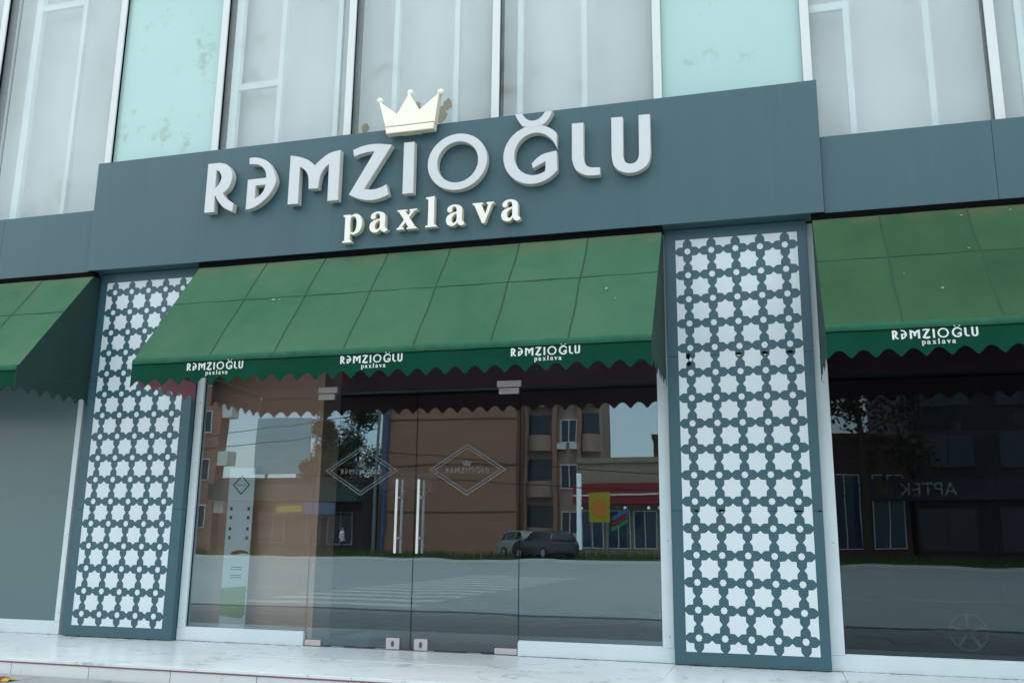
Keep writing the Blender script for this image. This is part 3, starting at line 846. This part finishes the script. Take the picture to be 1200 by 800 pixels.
window(4.072, 5.303, 'fixed window right of the doors with one white stile', [(5.212, 5.300)], gx1=5.212)
window(6.4195, 10.6, 'large dark window under the right awning', [(6.4205, 6.516), (8.03, 8.10)], 'dark_glass', gx0=6.516)
window(-4.4, -.292, 'frosted grey window under the left awning', [(-.352, -.296), (-4.398, -4.33)], 'pane_film', gx1=-.352, gx0=-4.33)

def door(x0, x1, hinge_left, label):
    t = thing('glass_door', label, 'door', ((x0 + x1) / 2, WY, 0), 'frameless glass entrance doors')
    bx('pane', x0 + .003, x1 - .003, WY - .006, WY + .004, .012, 2.145, 'shop_glass', t)
    hx0, hx1 = (x0 + .005, x0 + .155) if hinge_left else (x1 - .19, x1 - .005)
    bx('bottom_patch', hx0, hx1, WY - .022, WY + .02, .006, .052, 'steel_brushed', t, .003)
    tx0, tx1 = (x0 + .008, x0 + .165) if hinge_left else (x1 - .185, x1 - .012)
    bx('top_patch', tx0, tx1, WY - .022, WY + .02, 2.095, 2.144, 'steel_brushed', t, .003)
    lx = (x1 - .205, x1 - .088) if hinge_left else (x0 + .04, x0 + .155)
    lk = bx('lock', lx[0], lx[1], WY - .026, WY + .022, .006, .096, 'steel_brushed', t, .004)
    lc = (lx[0] + lx[1]) / 2
    obj('keyhole', MB().prism(ell(lc, .05, .016, .026, 14), WY - .0275, WY - .025), 'steel_grey', lk)
    obj('keyhole_slot', MB().box(lc - .003, lc + .003, WY - .0285, WY - .0272, .035, .066), 'rubber', lk)
    hx = x1 - .143 if hinge_left else x0 + .052
    for yy in (WY - .062, WY + .060):
        h = obj('handle', MB().tube([(hx, yy, .775), (hx, yy, 1.385)], .0115, 14).mesh('handle', smooth=50), 'steel', t)
        for z in (.90, 1.235):
            yb = WY - .006 if yy < WY else WY + .004
            obj('handle_post', MB().tube([(hx, yy, z), (hx, yb, z)], .009, 10).mesh('handle_post', smooth=50), 'steel', h)
    # etched diamond logo
    cx, cz = (2.645, 1.465) if hinge_left else (3.612, 1.465)
    dc = None
    def ring(hw, hh, w):
        k = w / math.sin(math.atan2(hh, hw)) ; k2 = w / math.cos(math.atan2(hh, hw))
        return [[(cx - hw, cz), (cx, cz - hh), (cx + hw, cz), (cx, cz + hh)], [(cx - hw + k, cz), (cx, cz - hh + k2), (cx + hw - k, cz), (cx, cz + hh - k2)]]
    yf = WY - .0085
    dc = obj('etched_diamond', outline_mesh('etched_diamond', ring(.345, .215, .011), yf, yf + .0012, 0, False), 'etched', t)
    obj('etched_diamond', outline_mesh('etched_diamond', ring(.298, .186, .009), yf, yf + .0012, 0, False), 'etched', t)
    s = .092; tr = lambda c: [[(cx + (x - 3.16) * s, cz + (z - 4.10) * s - .005) for x, z in k] for k in c]
    bm = bmesh.new()
    for nm, c in BIG + [('c', CROWN_BODY), ('c', CROWN_BAND)]:
        if nm == 'c': c = [[(3.12 + (x - 3.12) * 1.5, 4.62 + (z - 4.5) * 1.5) for x, z in k] for k in c]
        me = outline_mesh('t', tr(c), yf, yf + .0012, 0, False); bm.from_mesh(me); bpy.data.meshes.remove(me)
    me = bpy.data.meshes.new('etched_lettering'); bm.to_mesh(me); bm.free()
    obj('etched_lettering', me, 'etched', dc)
    return t
door(2.195, 3.150, True, 'left glass door leaf with steel handle and etched diamond')
door(3.152, 4.068, False, 'right glass door leaf with steel handle and etched diamond')
tl = thing('transom_window', 'clear glass transom above the two glass doors', 'window', (3.15, WY, 2.15))
bx('pane', 2.195, 4.068, WY - .006, WY + .004, 2.152, 3.37, 'shop_glass', tl)
for a, b in ((2.20, 2.385), (3.865, 4.075)):
    bx('clamp', a, b, WY - .024, WY + .022, 2.153, 2.205, 'steel_brushed', tl, .003)
th = thing('threshold_strip', 'thin metal threshold strip under the glass doors', 'threshold', (3.13, WY, 0))
bx('plate', 2.20, 4.065, WY - .03, WY + .03, .0006, .0045, 'steel_grey', th)
for k in range(7): bx('brush', 2.45 + k * .2, 2.45 + k * .2 + .11, WY - .02, WY + .0, .0047, .0075, 'rust_joint' if k % 2 else 'steel', th)
fo = [ell(7.345, .30, .128, .128, 40), ell(7.345, .30, .118, .118, 40)]  # faint spoked ring drawn flat on the right pane
rm = bmesh.new()
me = outline_mesh('t', fo, WY - .0085, WY - .0073, 0, False); rm.from_mesh(me); bpy.data.meshes.remove(me)
for k in range(5):
    a = R(72 * k + 20); c, s_ = math.cos(a), math.sin(a)
    q = [(7.345 + c * r + sx * -s_ * w, .30 + s_ * r + sx * c * w) for r, w, sx in ((.02, .006, -1), (.116, .013, -1), (.116, .013, 1), (.02, .006, 1))]
    me = outline_mesh('t', [q], WY - .0085, WY - .0073, 0, False); rm.from_mesh(me); bpy.data.meshes.remove(me)
me = bpy.data.meshes.new('round_mark'); rm.to_mesh(me); rm.free()
setp(obj('round_mark', me, 'faint_mark'), 'faint round spoked mark low on the dark right window', 'marking')

# ------------------------------------------------------------------ things inside the shops
bn = thing('roll_up_banner', 'tall white and green roll-up banner behind the left window', 'banner', (1.24, .5, 0))
bx('sheet', 1.105, 1.37, .500, .503, .06, 1.50, 'banner_white', bn)
bx('base', 1.07, 1.40, .46, .54, 0, .06, 'steel', bn, .008)
bx('top_bar', 1.10, 1.375, .494, .509, 1.50, 1.515, 'steel', bn)
obj('green_field', MB().prism([(1.106, .20), (1.33, .18), (1.360, .22), (1.360, .46), (1.106, .44)], .497, .4985), 'banner_green', bn)
dcx, dcz = 1.237, 1.36
obj('diamond_logo', outline_mesh('diamond_logo', [[(dcx - .09, dcz), (dcx, dcz - .09), (dcx + .09, dcz), (dcx, dcz + .09)], [(dcx - .074, dcz), (dcx, dcz - .074), (dcx + .074, dcz), (dcx, dcz + .074)]], .4975, .4985, 0, False), 'banner_ink', bn)
s = .024; bm = bmesh.new()
for nm, c in BIG:
    me = outline_mesh('t', [[(dcx + (x - 3.16) * s, dcz + (z - 4.08) * s) for x, z in k] for k in c], .4975, .4985, 0, False); bm.from_mesh(me); bpy.data.meshes.remove(me)
me = bpy.data.meshes.new('logo_lettering'); bm.to_mesh(me); bm.free(); obj('logo_lettering', me, 'banner_ink', bn)
for z in (.62, .60, .55, .53):                            # unreadable lines of small print
    bx('print_line', 1.19, 1.30, .4975, .4985, z, z + .008, 'banner_ink', bn)
for x in (1.15, 1.33):
    for z in (1.13, 1.05, .95, .87): bx('print_line', x - .012, x + .012, .4975, .4985, z, z + .03, 'banner_ink', bn)
obj('red_motif', MB().prism(crv([(1.17, .745, 1), (1.22, .735, 1), (1.30, .750, 1), (1.36, .745, 1), (1.34, .765, 1), (1.27, .775, 1), (1.21, .765, 1)], 3)[::1], .4972, .4985), 'banner_red', bn)

bn.location = (1.355, .30, 0)                        # stands close behind the pane
ac = thing('air_conditioner', 'white wall air conditioner seen through the glass doors', 'air conditioner', (1.0, 4.9, 1.5))
mb = MB()
pr2 = [(4.99, 1.52), (4.99, 1.80), (4.86, 1.80), (4.79, 1.77), (4.77, 1.62), (4.82, 1.53)]
mb.add([(.72, y, z) for y, z in pr2] + [(1.52, y, z) for y, z in pr2], [tuple(range(6)), tuple(range(11, 5, -1))] + [(i, (i + 1) % 6, (i + 1) % 6 + 6, i + 6) for i in range(6)])
obj('casing', mb.mesh('casing', .015), 'ac_white', ac)
bx('vent', .78, 1.46, 4.775, 4.80, 1.54, 1.57, 'steel_grey', ac)

sh = thing('wall_shelf', 'dark wooden shelf unit inside the right shop', 'shelf', (8.6, 2.8, 0))
for z in (.75, 1.35, 1.95): bx('shelf_board', 7.15, 10.2, 2.62, 2.98, z, z + .035, 'steel_grey' if z > 1.9 else 'wood_dark', sh)
for x in (7.12, 8.15, 9.2, 10.2): bx('upright', x, x + .03, 2.62, 2.98, 0, 1.985 if x > 7.2 else 1.99, 'wood_dark', sh)
for k, x in enumerate((7.35, 7.85, 8.45, 9.0)):
    lab = ['square dark picture frame on the shelf, nearest the white stile', 'small dark potted plant on the shelf between picture frame and clock', 'square dark clock with pale face on the shelf', 'dark leafy plant on the shelf right of the clock'][k]
    if k in (0, 2):
        f_ = thing('picture_frame' if k == 0 else 'clock', lab, 'picture frame' if k == 0 else 'clock', (x, 2.75, 1.985))
        obj('frame', outline_mesh('frame', [[(x-.13,1.99),(x+.13,1.99),(x+.13,2.25),(x-.13,2.25)],[(x-.10,2.02),(x+.10,2.02),(x+.10,2.22),(x-.10,2.22)]], 2.72, 2.76, 0, False), 'wood_dark', f_)
        obj('face', MB().prism(ell(x, 2.12, .08, .08, 20) if k == 2 else [(x-.1,2.02),(x+.1,2.02),(x+.1,2.22),(x-.1,2.22)], 2.735, 2.745), 'steel_grey' if k == 2 else 'int_dark', f_)
    else:
        f_ = thing('potted_plant', lab, 'plant', (x, 2.78, 1.985))
        obj('pot', MB().tube([(x, 2.78, 1.987), (x, 2.78, 2.09)], [.045, .06], 12), 'steel_grey', f_)
        fm = MB()
        for q in range(60):
            a, b = random.uniform(0, 6.28), random.uniform(.2, 1); p = Vector((x + .13 * b * math.cos(a), 2.78 + .1 * b * math.sin(a), 2.12 + random.uniform(0, .12)))
            fm.add([p, p + Vector((random.uniform(-.04, .04), random.uniform(-.04, .04), .03)), p + Vector((random.uniform(-.04, .04), .02, -.02))], [(0, 1, 2)])
        obj('leaves', fm, 'foliage', f_)

gm = MB(); rg = random.Random(3)
def grime(xa, xb, y, n_):
    for k in range(n_):
        x = rg.uniform(xa, xb); yy = y - abs(rg.gauss(0, .008)); r = rg.uniform(.003, .013) * (1.6 if rg.random() < .1 else 1)
        pts = [(x + r * 2.2 * rg.uniform(.5, 1) * math.cos(a * .9), yy + r * .7 * rg.uniform(.5, 1) * math.sin(a * .9)) for a in range(7)]
        gm.add([(px, py, .0012) for px, py in pts], [tuple(range(7))])
grime(.96, 2.19, WY - .038, 90); grime(4.08, 5.3, WY - .038, 120); grime(6.43, 8.3, WY - .038, 120); grime(-1.6, -.3, WY - .038, 50)
grime(-.19, .95, -.004, 20); grime(5.31, 6.41, -.004, 30)
setp(obj('grime', gm, 'grime', pl), kind='stuff')
# litter at the foot of the step
wv, wf = [], []
for i in range(6):
    for j in range(5):
        wv.append((.74 + i * .032 + random.uniform(-.004, .004), -1.74 + j * .026, GZ + .006 + random.uniform(0, .022)))
for i in range(5):
    for j in range(4):
        q = i * 5 + j; wf.append((q, q + 1, q + 6, q + 5))
wr = MB(); wr.add(wv, wf[:12], 0); wr.add(wv, wf[12:], 1)
setp(obj('wrapper', wr, ['red', 'yellow']), 'crumpled red and yellow wrapper on the pavement at the bottom left', 'litter')

# ------------------------------------------------------------------ the far side of the street (seen mirrored in the glass)
WIN = {}
def far_window(parent, x, z, w, h, y, pane='far_window', fr='far_white'):
    key = (round(w, 2), round(h, 2), pane, fr)
    if key not in WIN:
        f = MB(); t_ = .06
        f.box(-w/2, w/2, -.05, .03, 0, t_).box(-w/2, w/2, -.05, .03, h - t_, h).box(-w/2, -w/2 + t_, -.05, .03, t_, h - t_).box(w/2 - t_, w/2, -.05, .03, t_, h - t_).box(-.03, .03, -.05, .02, t_, h - t_)
        fm = f.mesh('window'); fm.materials.append(MATS[fr])
        pm = MB().box(-w/2 + .02, w/2 - .02, -.04, -.01, .02, h - .02).mesh('window_pane'); pm.materials.append(MATS[pane])
        WIN[key] = (fm, pm)
    fm, pm = WIN[key]
    o = bpy.data.objects.new('window', fm); o.location = (x, y, z); place(o, parent)
    p = bpy.data.objects.new('window_pane', pm); COL.objects.link(p); p.parent = o
def block(name, x0, x1, d0, d1, h, m, label, cols=0, floors=0, z0=1.2, fh=3.0, ww=1.3, wh=1.5, pane='far_window', fr='far_white'):
    t = thing(name, label, 'building', ((x0 + x1) / 2, -(d0 + d1) / 2, GZ))
    bx('wall', x0, x1, -d1, -d0, GZ - .3, h, m, t)
    bx('parapet', x0 - .1, x1 + .1, -d1 - .1, -d0 + .1, h + .002, h + .35, m, t)
    for f in range(floors):
        for c in range(cols):
            far_window(t, x0 + (x1 - x0) * (c + .5) / cols, z0 + f * fh, ww, wh, -d0 + .02, pane, fr)
    return t
# tall tan apartment block: blank gable and a balconied front
tb = block('apartment_block', -19.4, -9.9, 50, 66, 34, 'tan_render', 'tall tan apartment block with blank wall, mirrored in the glass doors')
for k in range(11): bx('wall_joint', -19.35, -9.95, -49.985, -49.96, 3 * k + 2.6, 3 * k + 2.66, 'brown_wall', tb)
obj('downpipe', MB().tube([(-19.0, -49.8, 0), (-19.0, -49.8, 34)], .22, 8), 'pipe_blue', tb)
bc = block('balcony_block', -9.9, -4.7, 52, 55, 30, 'tan_light', 'apartment block with rounded balconies, mirrored right of the doors')
bal = MB()
n = 8
pts = [(-.95 + 1.9 * i / n, .75 * math.sin(math.pi * i / n) ** .6) for i in range(n + 1)]
vs = [(x, y, 0) for x, y in pts] + [(x, y, 1.05) for x, y in pts]
bal.add(vs, [(i, i + 1, i + n + 2, i + n + 1) for i in range(n)] + [tuple(range(n + 1))])
bm_ = bal.mesh('balcony', smooth=50); bm_.materials.append(MATS['tan_light'])
for f in range(9):
    for c, x in enumerate((-8.8, -6.9, -5.4)):
        if c == 1: far_window(bc, x, 1.2 + f * 3, 1.1, 1.5, -51.98); continue
        o = bpy.data.objects.new('balcony', bm_); o.location = (x, -51.99, .6 + f * 3); o.scale = (1 if c == 0 else .62, 1, 1); place(o, bc)
        bx('balcony_opening', x - (.85 if c == 0 else .55), x + (.85 if c == 0 else .55), -51.99, -51.96, 1.6 + f * 3, 3.1 + f * 3, 'far_window', bc)
for f in range(9):
    for x in (-7.35, -6.45):
        if (f * 7 + int(x * 10)) % 3: bx('air_conditioner_box', x - .32, x + .32, -51.98, -51.65, .75 + f * 3, 1.15 + f * 3, 'far_white', bc, .02)
for x in (-7.75, -6.1): bx('pilaster', x - .14, x + .14, -52, -51.6, GZ, 30, 'tan_render', bc)
# low shops to the left
ls = block('low_shop', -30.2, -19.6, 48, 60, 4.4, 'brown_dark', 'low dark-roofed shop row mirrored left of the doors')
bx('canopy', -30.4, -19.5, -48.0, -46.8, 3.2, 4.3, 'dark_green', ls)
bx('sign', -25.4, -21.0, -46.79, -46.7, 2.3, 3.1, 'brown_wall', ls); bx('sign_stripe', -25.2, -23.3, -46.69, -46.66, 2.5, 2.9, 'yellow', ls); bx('sign_field', -23.2, -21.0, -46.69, -46.66, 2.32, 3.08, 'blue', ls)
for x, w in ((-28.6, 1.6), (-26.2, 2.0), (-23.6, 2.0), (-21.2, 1.8)): far_window(ls, x, .5, w, 2.0, -47.98, 'far_window', 'grey_wall')
bx('door', -24.9, -24.2, -48, -47.95, GZ, 2.1, 'brown_dark', ls)
tf = block('tan_building', -40, -30.4, 47.5, 48.6, 22, 'tan_render', 'tan building at the far left of the mirrored street', 4, 6, 1.4, 3.2)
for f in range(6): bx('balcony', -31.6, -29.6, -48.6, -47.6, 2.4 + 3.2 * f, 3.4 + 3.2 * f, 'far_white', tf)
bb = thing('billboard', 'pale blue billboard on posts mirrored in the left window', 'billboard', (-32.5, -60, GZ))
bx('panel', -35.1, -30.1, -60.2, -60, 5.9, 10.4, 'billboard', bb)
for x in (-34, -31.2): obj('post', MB().tube([(x, -60.1, GZ), (x, -60.1, 5.9)], .12, 8), 'steel_grey', bb)
# red-fronted shop and what stands round it
rs = block('red_shop', -5.4, 3.4, 48, 58, 5.5, 'beige', 'beige shop with red canopy mirrored right of the doors')
bx('canopy', -5.6, 3.6, -48, -46.9, 3.0, 4.2, 'red', rs); bx('canopy_stripe', -5.6, 3.6, -46.89, -46.86, 3.5, 3.6, 'far_white', rs)
for x in (-4.6, -3.0, -1.4, .2, 1.8): far_window(rs, x, .35, 1.4, 2.3, -47.98, 'far_glass_blue')
for x in (-5.0, -3.8, -2.4, -1.0, -.4):
    obj('lamp', MB().sphere((x, -46.7, 2.75), .09, 8, 5), 'lamp_white', rs)
block('brown_house', -2.4, 5.0, 60, 70, 8.2, 'brown_wall', 'plain brown house rising behind the red canopy shop', 3, 2, 4.6, 1.7, .9, 1.1)
yp = thing('poster_stand', 'yellow poster stand in front of the red canopy shop', 'poster', (-3.6, -45, GZ))
bx('poster', -4.2, -3.0, -45.05, -45, 1.9, 3.6, 'yellow', yp); obj('motif', MB().prism(crv([(-3.9, 2.3, 1), (-3.3, 2.25, 1), (-3.25, 2.9, 1), (-3.6, 3.2, 1), (-3.95, 2.9, 1)], 4), -44.998, -44.98), 'orange', yp)
for x in (-4.1, -3.1): obj('post', MB().tube([(x, -45.02, GZ), (x, -45.02, 1.9)], .05, 8), 'steel_grey', yp)
tt = thing('light_totem', 'tall white light column beside the yellow poster', 'totem', (-4.7, -44.5, GZ))
bx('column', -4.85, -4.6, -44.6, -44.4, .3, 4.6, 'lamp_white', tt); bx('foot', -5.0, -4.45, -44.75, -44.25, GZ, .3, 'steel_grey', tt)
fg = thing('flag', 'blue red and green striped flag hanging from a pole', 'flag', (-2.0, -45, GZ))
obj('pole', MB().tube([(-2.0, -45, GZ), (-2.0, -45, 3.0)], .03, 8), 'steel_grey', fg)
fl_ = MB()
for k in range(3):
    fl_.add([(-2.02 - .1 * k * .3, -45.02, 2.7 - .28 * k), (-2.9, -45.1, 2.2 - .28 * k), (-2.9, -45.02, 1.95 - .28 * k), (-2.02, -44.95, 2.42 - .28 * k)], [(0, 1, 2, 3)], k)
obj('cloth', fl_, ['blue', 'red', 'green'], fg)
mc = block('corner_kiosk', 3.8, 8.4, 49, 58, 6.2, 'grey_wall', 'grey corner kiosk between the red shop and brown wall building', 2, 1, .6)
bw = block('brown_wall_building', 8.6, 13.2, 48, 58, 6.6, 'brown_wall', 'brown building with blue windows mirrored in the dark right window', 2, 1, .5, 3, 1.7, 4.2, 'far_glass_blue')
db = block('dark_office', 13.4, 44, 47.5, 70, 15, 'dark_block', 'dark office block with pharmacy sign mirrored in the right window', 8, 3, 5.0, 3.3, 2.6, 2.0, 'far_window', 'brown_dark')
for x in (15, 19, 23): far_window(db, x, .5, 3.0, 2.3, -47.48, 'far_window', 'brown_dark')
ps = thing('pharmacy_sign', 'navy sign reading APTEK on the dark office block', 'sign', (14, -47.3, 3.3))
bx('board', 11.0, 22, -47.45, -47.3, 3.2, 4.4, 'navy_sign', ps)
fc = bpy.data.curves.new('letters', 'FONT'); fc.body = 'APTEK'; fc.size = 1.05; fc.extrude = .03
fo_ = bpy.data.objects.new('tmp', fc); COL.objects.link(fo_)
me = bpy.data.meshes.new_from_object(fo_.evaluated_get(bpy.context.evaluated_depsgraph_get())); bpy.data.objects.remove(fo_)
for v in me.vertices: v.co = (15.6 - v.co.x, -47.26 + v.co.z, 3.45 + v.co.y)
me.materials.clear(); obj('lettering', me, 'grey_wall', ps)
bx('emblem', 11.3, 12.2, -47.29, -47.25, 3.4, 4.2, 'brown_wall', ps)

def tree(x, y, h, rad, m, label, conifer, seed):
    rnd = random.Random(seed)
    t = thing('pine_tree' if conifer else 'street_tree', label, 'tree', (x, y, GZ))
    tk = MB().tube([(x, y, GZ), (x + .1, y, h * .4), (x, y, h * .92)], [.28, .2, .05], 8)
    tips = []
    for k in range(16):
        f = rnd.uniform(.35, .9); a = rnd.uniform(0, 6.28); r = rad * (1.15 - f if conifer else .8)
        e = (x + r * math.cos(a), y + r * math.sin(a), h * f + rnd.uniform(.1, .8)); tips.append(e)
        tk.tube([(x, y, h * f * .93), e], [.07, .02], 5)
    obj('trunk', tk, 'bark', t)
    cm = MB()
    for e in tips + [(x, y, h * .95), (x, y, h * .85), (x, y, h * .7)]:
        cr_ = rad * rnd.uniform(.3, .55)
        for q in range(420):
            d = Vector((rnd.gauss(0, 1), rnd.gauss(0, 1), rnd.gauss(0, .8))).normalized() * cr_ * rnd.random() ** .5
            p = Vector(e) + d; s = .16
            a = Vector((rnd.uniform(-s, s), rnd.uniform(-s, s), rnd.uniform(-s, s))); b = Vector((rnd.uniform(-s, s), rnd.uniform(-s, s), rnd.uniform(-s, s)))
            cm.add([p, p + a, p + a + b, p + b], [(0, 1, 2, 3)])
    me = bpy.data.meshes.new('crown'); me.from_pydata(cm.v, [], cm.f)
    obj('crown', me, m, t)
tree(-36.8, -75, 13.6, 2.0, 'foliage', 'narrow dark pine with ragged crown, left of the mirrored pair', True, 1)
tree(-33.0, -75, 14.2, 3.2, 'foliage', 'broad dark pine with ragged crown, right of the mirrored pair', True, 2)
tree(-33.6, -72, 9.2, 2.6, 'foliage', 'short dark pine under the mirrored pair', True, 3)
tree(10.6, -45.5, 11.5, 3.4, 'foliage_brown', 'brown leaved street tree mirrored in the dark right window', False, 4)
tree(-27.5, -57, 6.4, 1.8, 'foliage', 'small bushy tree behind the low shop row', False, 5)

def pole_and_cables():
    t = thing('utility_pole', 'thin grey utility pole carrying overhead cables across the street', 'pole', (-16.8, -43.6, GZ))
    obj('pole', MB().tube([(-16.8, -43.6, GZ), (-16.8, -43.6, 9)], [.12, .08], 8), 'steel_grey', t)
    obj('crossarm', MB().tube([(-17.6, -43.6, 8.2), (-16.0, -43.6, 8.2)], .05, 6), 'steel_grey', t)
    for k, (a, b) in enumerate((((-45, -44, 6.6), (-16.8, -43.6, 8.3)), ((-45, -44, 6.2), (-16.8, -43.6, 7.3)), ((-16.8, -43.6, 6.0), (20, -44, 3.6)), ((-16.8, -43.6, 4.6), (20, -44, 3.4)))):
        A, B = Vector(a), Vector(b)
        obj('cable', MB().tube([A.lerp(B, i / 14) - Vector((0, 0, .9 * 4 * (i / 14) * (1 - i / 14) * .5)) for i in range(15)], .025, 5), 'cable', t)
pole_and_cables()

def car(x, y, z, L, m, label, flip, turn):
    t = thing('parked_car', label, 'car', (x, y, z), 'cars parked on the far side'); t.rotation_euler.z = R(turn)
    W, s = 1.68, (-1 if flip else 1)
    prof = [(-.5, .28), (-.5, .62), (-.46, .82), (-.40, .90), (-.20, .93), (.30, .95), (.46, .92), (.5, .70), (.5, .30), (.42, .22), (-.42, .22)]
    def loft(pr_, w0, w1, name, mm, zcut):
        pts = [(x + s * px * L, z + pz) for px, pz in pr_]
        k = len(pts); vs = [(a, y - (w1 if b - z > zcut else w0) / 2, b) for a, b in pts] + [(a, y + (w1 if b - z > zcut else w0) / 2, b) for a, b in pts]
        fs = [tuple(range(k)), tuple(range(2 * k - 1, k - 1, -1))] + [((i + 1) % k, i, i + k, (i + 1) % k + k) for i in range(k)]
        return obj(name, MB().add(vs, fs).mesh(name, .04, 45), mm, t)
    loft(prof, W, W - .08, 'body', m, .8)
    loft([(-.22, .93), (-.08, 1.36), (.02, 1.44), (.28, 1.44), (.42, 1.30), (.475, .93)], W - .1, W - .42, 'cabin', m, 1.0)
    for sy in (-1, 1):
        yy = y + sy * (W - .16) / 2
        def qd(p): return [(x + s * a * L, y + sy * ((W - .09) / 2 - (b - .93) / .5 * .155), z + b) for a, b in p]
        for p in ([(-.15, .97), (.05, .97), (.05, 1.37), (-.055, 1.32)], [(.08, .97), (.30, .97), (.29, 1.37), (.08, 1.38)], [(.33, .97), (.43, .97), (.395, 1.26), (.32, 1.36)]):
            q = qd(p); obj('side_window', MB().add(q + [(a, b - sy * .03, c) for a, b, c in q], [(0, 1, 2, 3), (7, 6, 5, 4), (0, 4, 5, 1), (1, 5, 6, 2), (2, 6, 7, 3), (3, 7, 4, 0)]), 'car_glass', t)
        obj('mirror', MB().sphere((x - s * .13 * L, y + sy * (W / 2 + .06), z + .98), .09, 8, 6, (.8, 1, .7)), m, t)
        for a in (-.31, .31):
            w = obj('wheel', MB().tube([(x + s * a * L, y + sy * (W / 2 - .17), z + .30), (x + s * a * L, y + sy * (W / 2 + .015), z + .30)], .30, 20).mesh('wheel', .02, 50), 'tyre', t)
            obj('rim', MB().tube([(x + s * a * L, y + sy * (W / 2), z + .30), (x + s * a * L, y + sy * (W / 2 + .022), z + .30)], .19, 14), 'rim', w)
        obj('headlight', MB().sphere((x - s * .488 * L, y + sy * .6, z + .72), .11, 8, 6, (.5, 1, .7)), 'far_white', t)
        obj('tail_light', MB().sphere((x + s * .495 * L, y + sy * .62, z + .76), .1, 8, 6, (.5, 1, 1)), 'lamp_red', t)
car(-5.6, -40.2, GZ, 3.6, 'car_dark', 'dark hatchback parked on the far side of the road', False, 42)
car(-7.3, -43.2, GZ, 3.4, 'car_white', 'white car parked behind the dark hatchback', True, 38)

def person(x, y, h, rot, top, legs, label, stride):
    t = thing('person', label, 'person', (x, y, GZ), 'people across the street')
    J = [(0,0,.53), (0,0,.62), (0,0,.72), (0,0,.80), (0,.0,.85), (0,-.005,.90), (0,-.01,.955),
         (.105,0,.79), (.135,.01,.62), (.12,-.05,.48), (-.105,0,.79), (-.135,0,.62), (-.10,-.10,.53),
         (.055,0,.50), (.06,-.03-stride,.27), (.06,-.0-stride,.03), (.065,-.07-stride,.012), (-.055,0,.50), (-.06,.02+stride*.4,.27), (-.06,.06+stride,.03), (-.065,-.0+stride,.012)]
    E_ = [(0,1),(1,2),(2,3),(3,4),(4,5),(5,6),(3,7),(7,8),(8,9),(3,10),(10,11),(11,12),(0,13),(13,14),(14,15),(15,16),(0,17),(17,18),(18,19),(19,20)]
    RR = [.075,.075,.085,.075,.032,.048,.045,.042,.03,.022,.042,.03,.022,.055,.038,.024,.02,.055,.038,.024,.02]
    me = bpy.data.meshes.new('body'); me.from_pydata([Vector(j) * h for j in J], E_, []); 
    o = bpy.data.objects.new('body', me); COL.objects.link(o)
    md = o.modifiers.new('skin', 'SKIN')
    for v, r in zip(me.skin_vertices[0].data, RR): v.radius = (r * h, r * h * .8)
    me.skin_vertices[0].data[0].use_root = True
    o.modifiers.new('sub', 'SUBSURF').levels = 1
    dg = bpy.context.evaluated_depsgraph_get()
    m2 = bpy.data.meshes.new_from_object(o.evaluated_get(dg)); bpy.data.objects.remove(o)
    M_ = Matrix.Translation((x, y, GZ)) @ Matrix.Rotation(rot, 4, 'Z')
    for k in (top, legs, 'skin', 'cloth_black'): m2.materials.append(MATS[k])
    for p in m2.polygons:
        c = p.center / h
        p.material_index = 3 if c.z < .035 else (1 if c.z < .53 and abs(c.x) < .1 else (2 if c.z > .835 or (abs(c.x) > .085 and c.z < .63) else 0)); p.use_smooth = True
    m2.transform(M_)
    obj('body', m2, [], t)
    hr = MB().sphere((0, .008 * h, .945 * h), .052 * h, 12, 8, (.95, 1.08, 1.05))
    hr.v = [v for v in hr.v]
    hm = hr.mesh('hair', smooth=60)
    for v in hm.vertices:
        if v.co.z < .945 * h and v.co.y < .02 * h: v.co.z = .945 * h + .012 * h
    hm.transform(M_); obj('hair', hm, 'hair', t)
    fc_ = MB()
    for ex in (-.017, .017): fc_.sphere((ex * h, -.046 * h, .925 * h), .006 * h, 6, 4)
    fc_.sphere((0, -.052 * h, .912 * h), .008 * h, 6, 4, (.8, 1, 1.3)); fm_ = fc_.mesh('face'); fm_.transform(M_); obj('face', fm_, 'hair', t)
person(-18.9, -43.6, 1.68, R(90), 'cloth_white', 'cloth_navy', 'person in white shirt and dark trousers walking across the street', .05)
person(-26.4, -45.6, 1.72, R(200), 'cloth_black', 'cloth_black', 'person in dark clothes standing by the low shop row', .0)
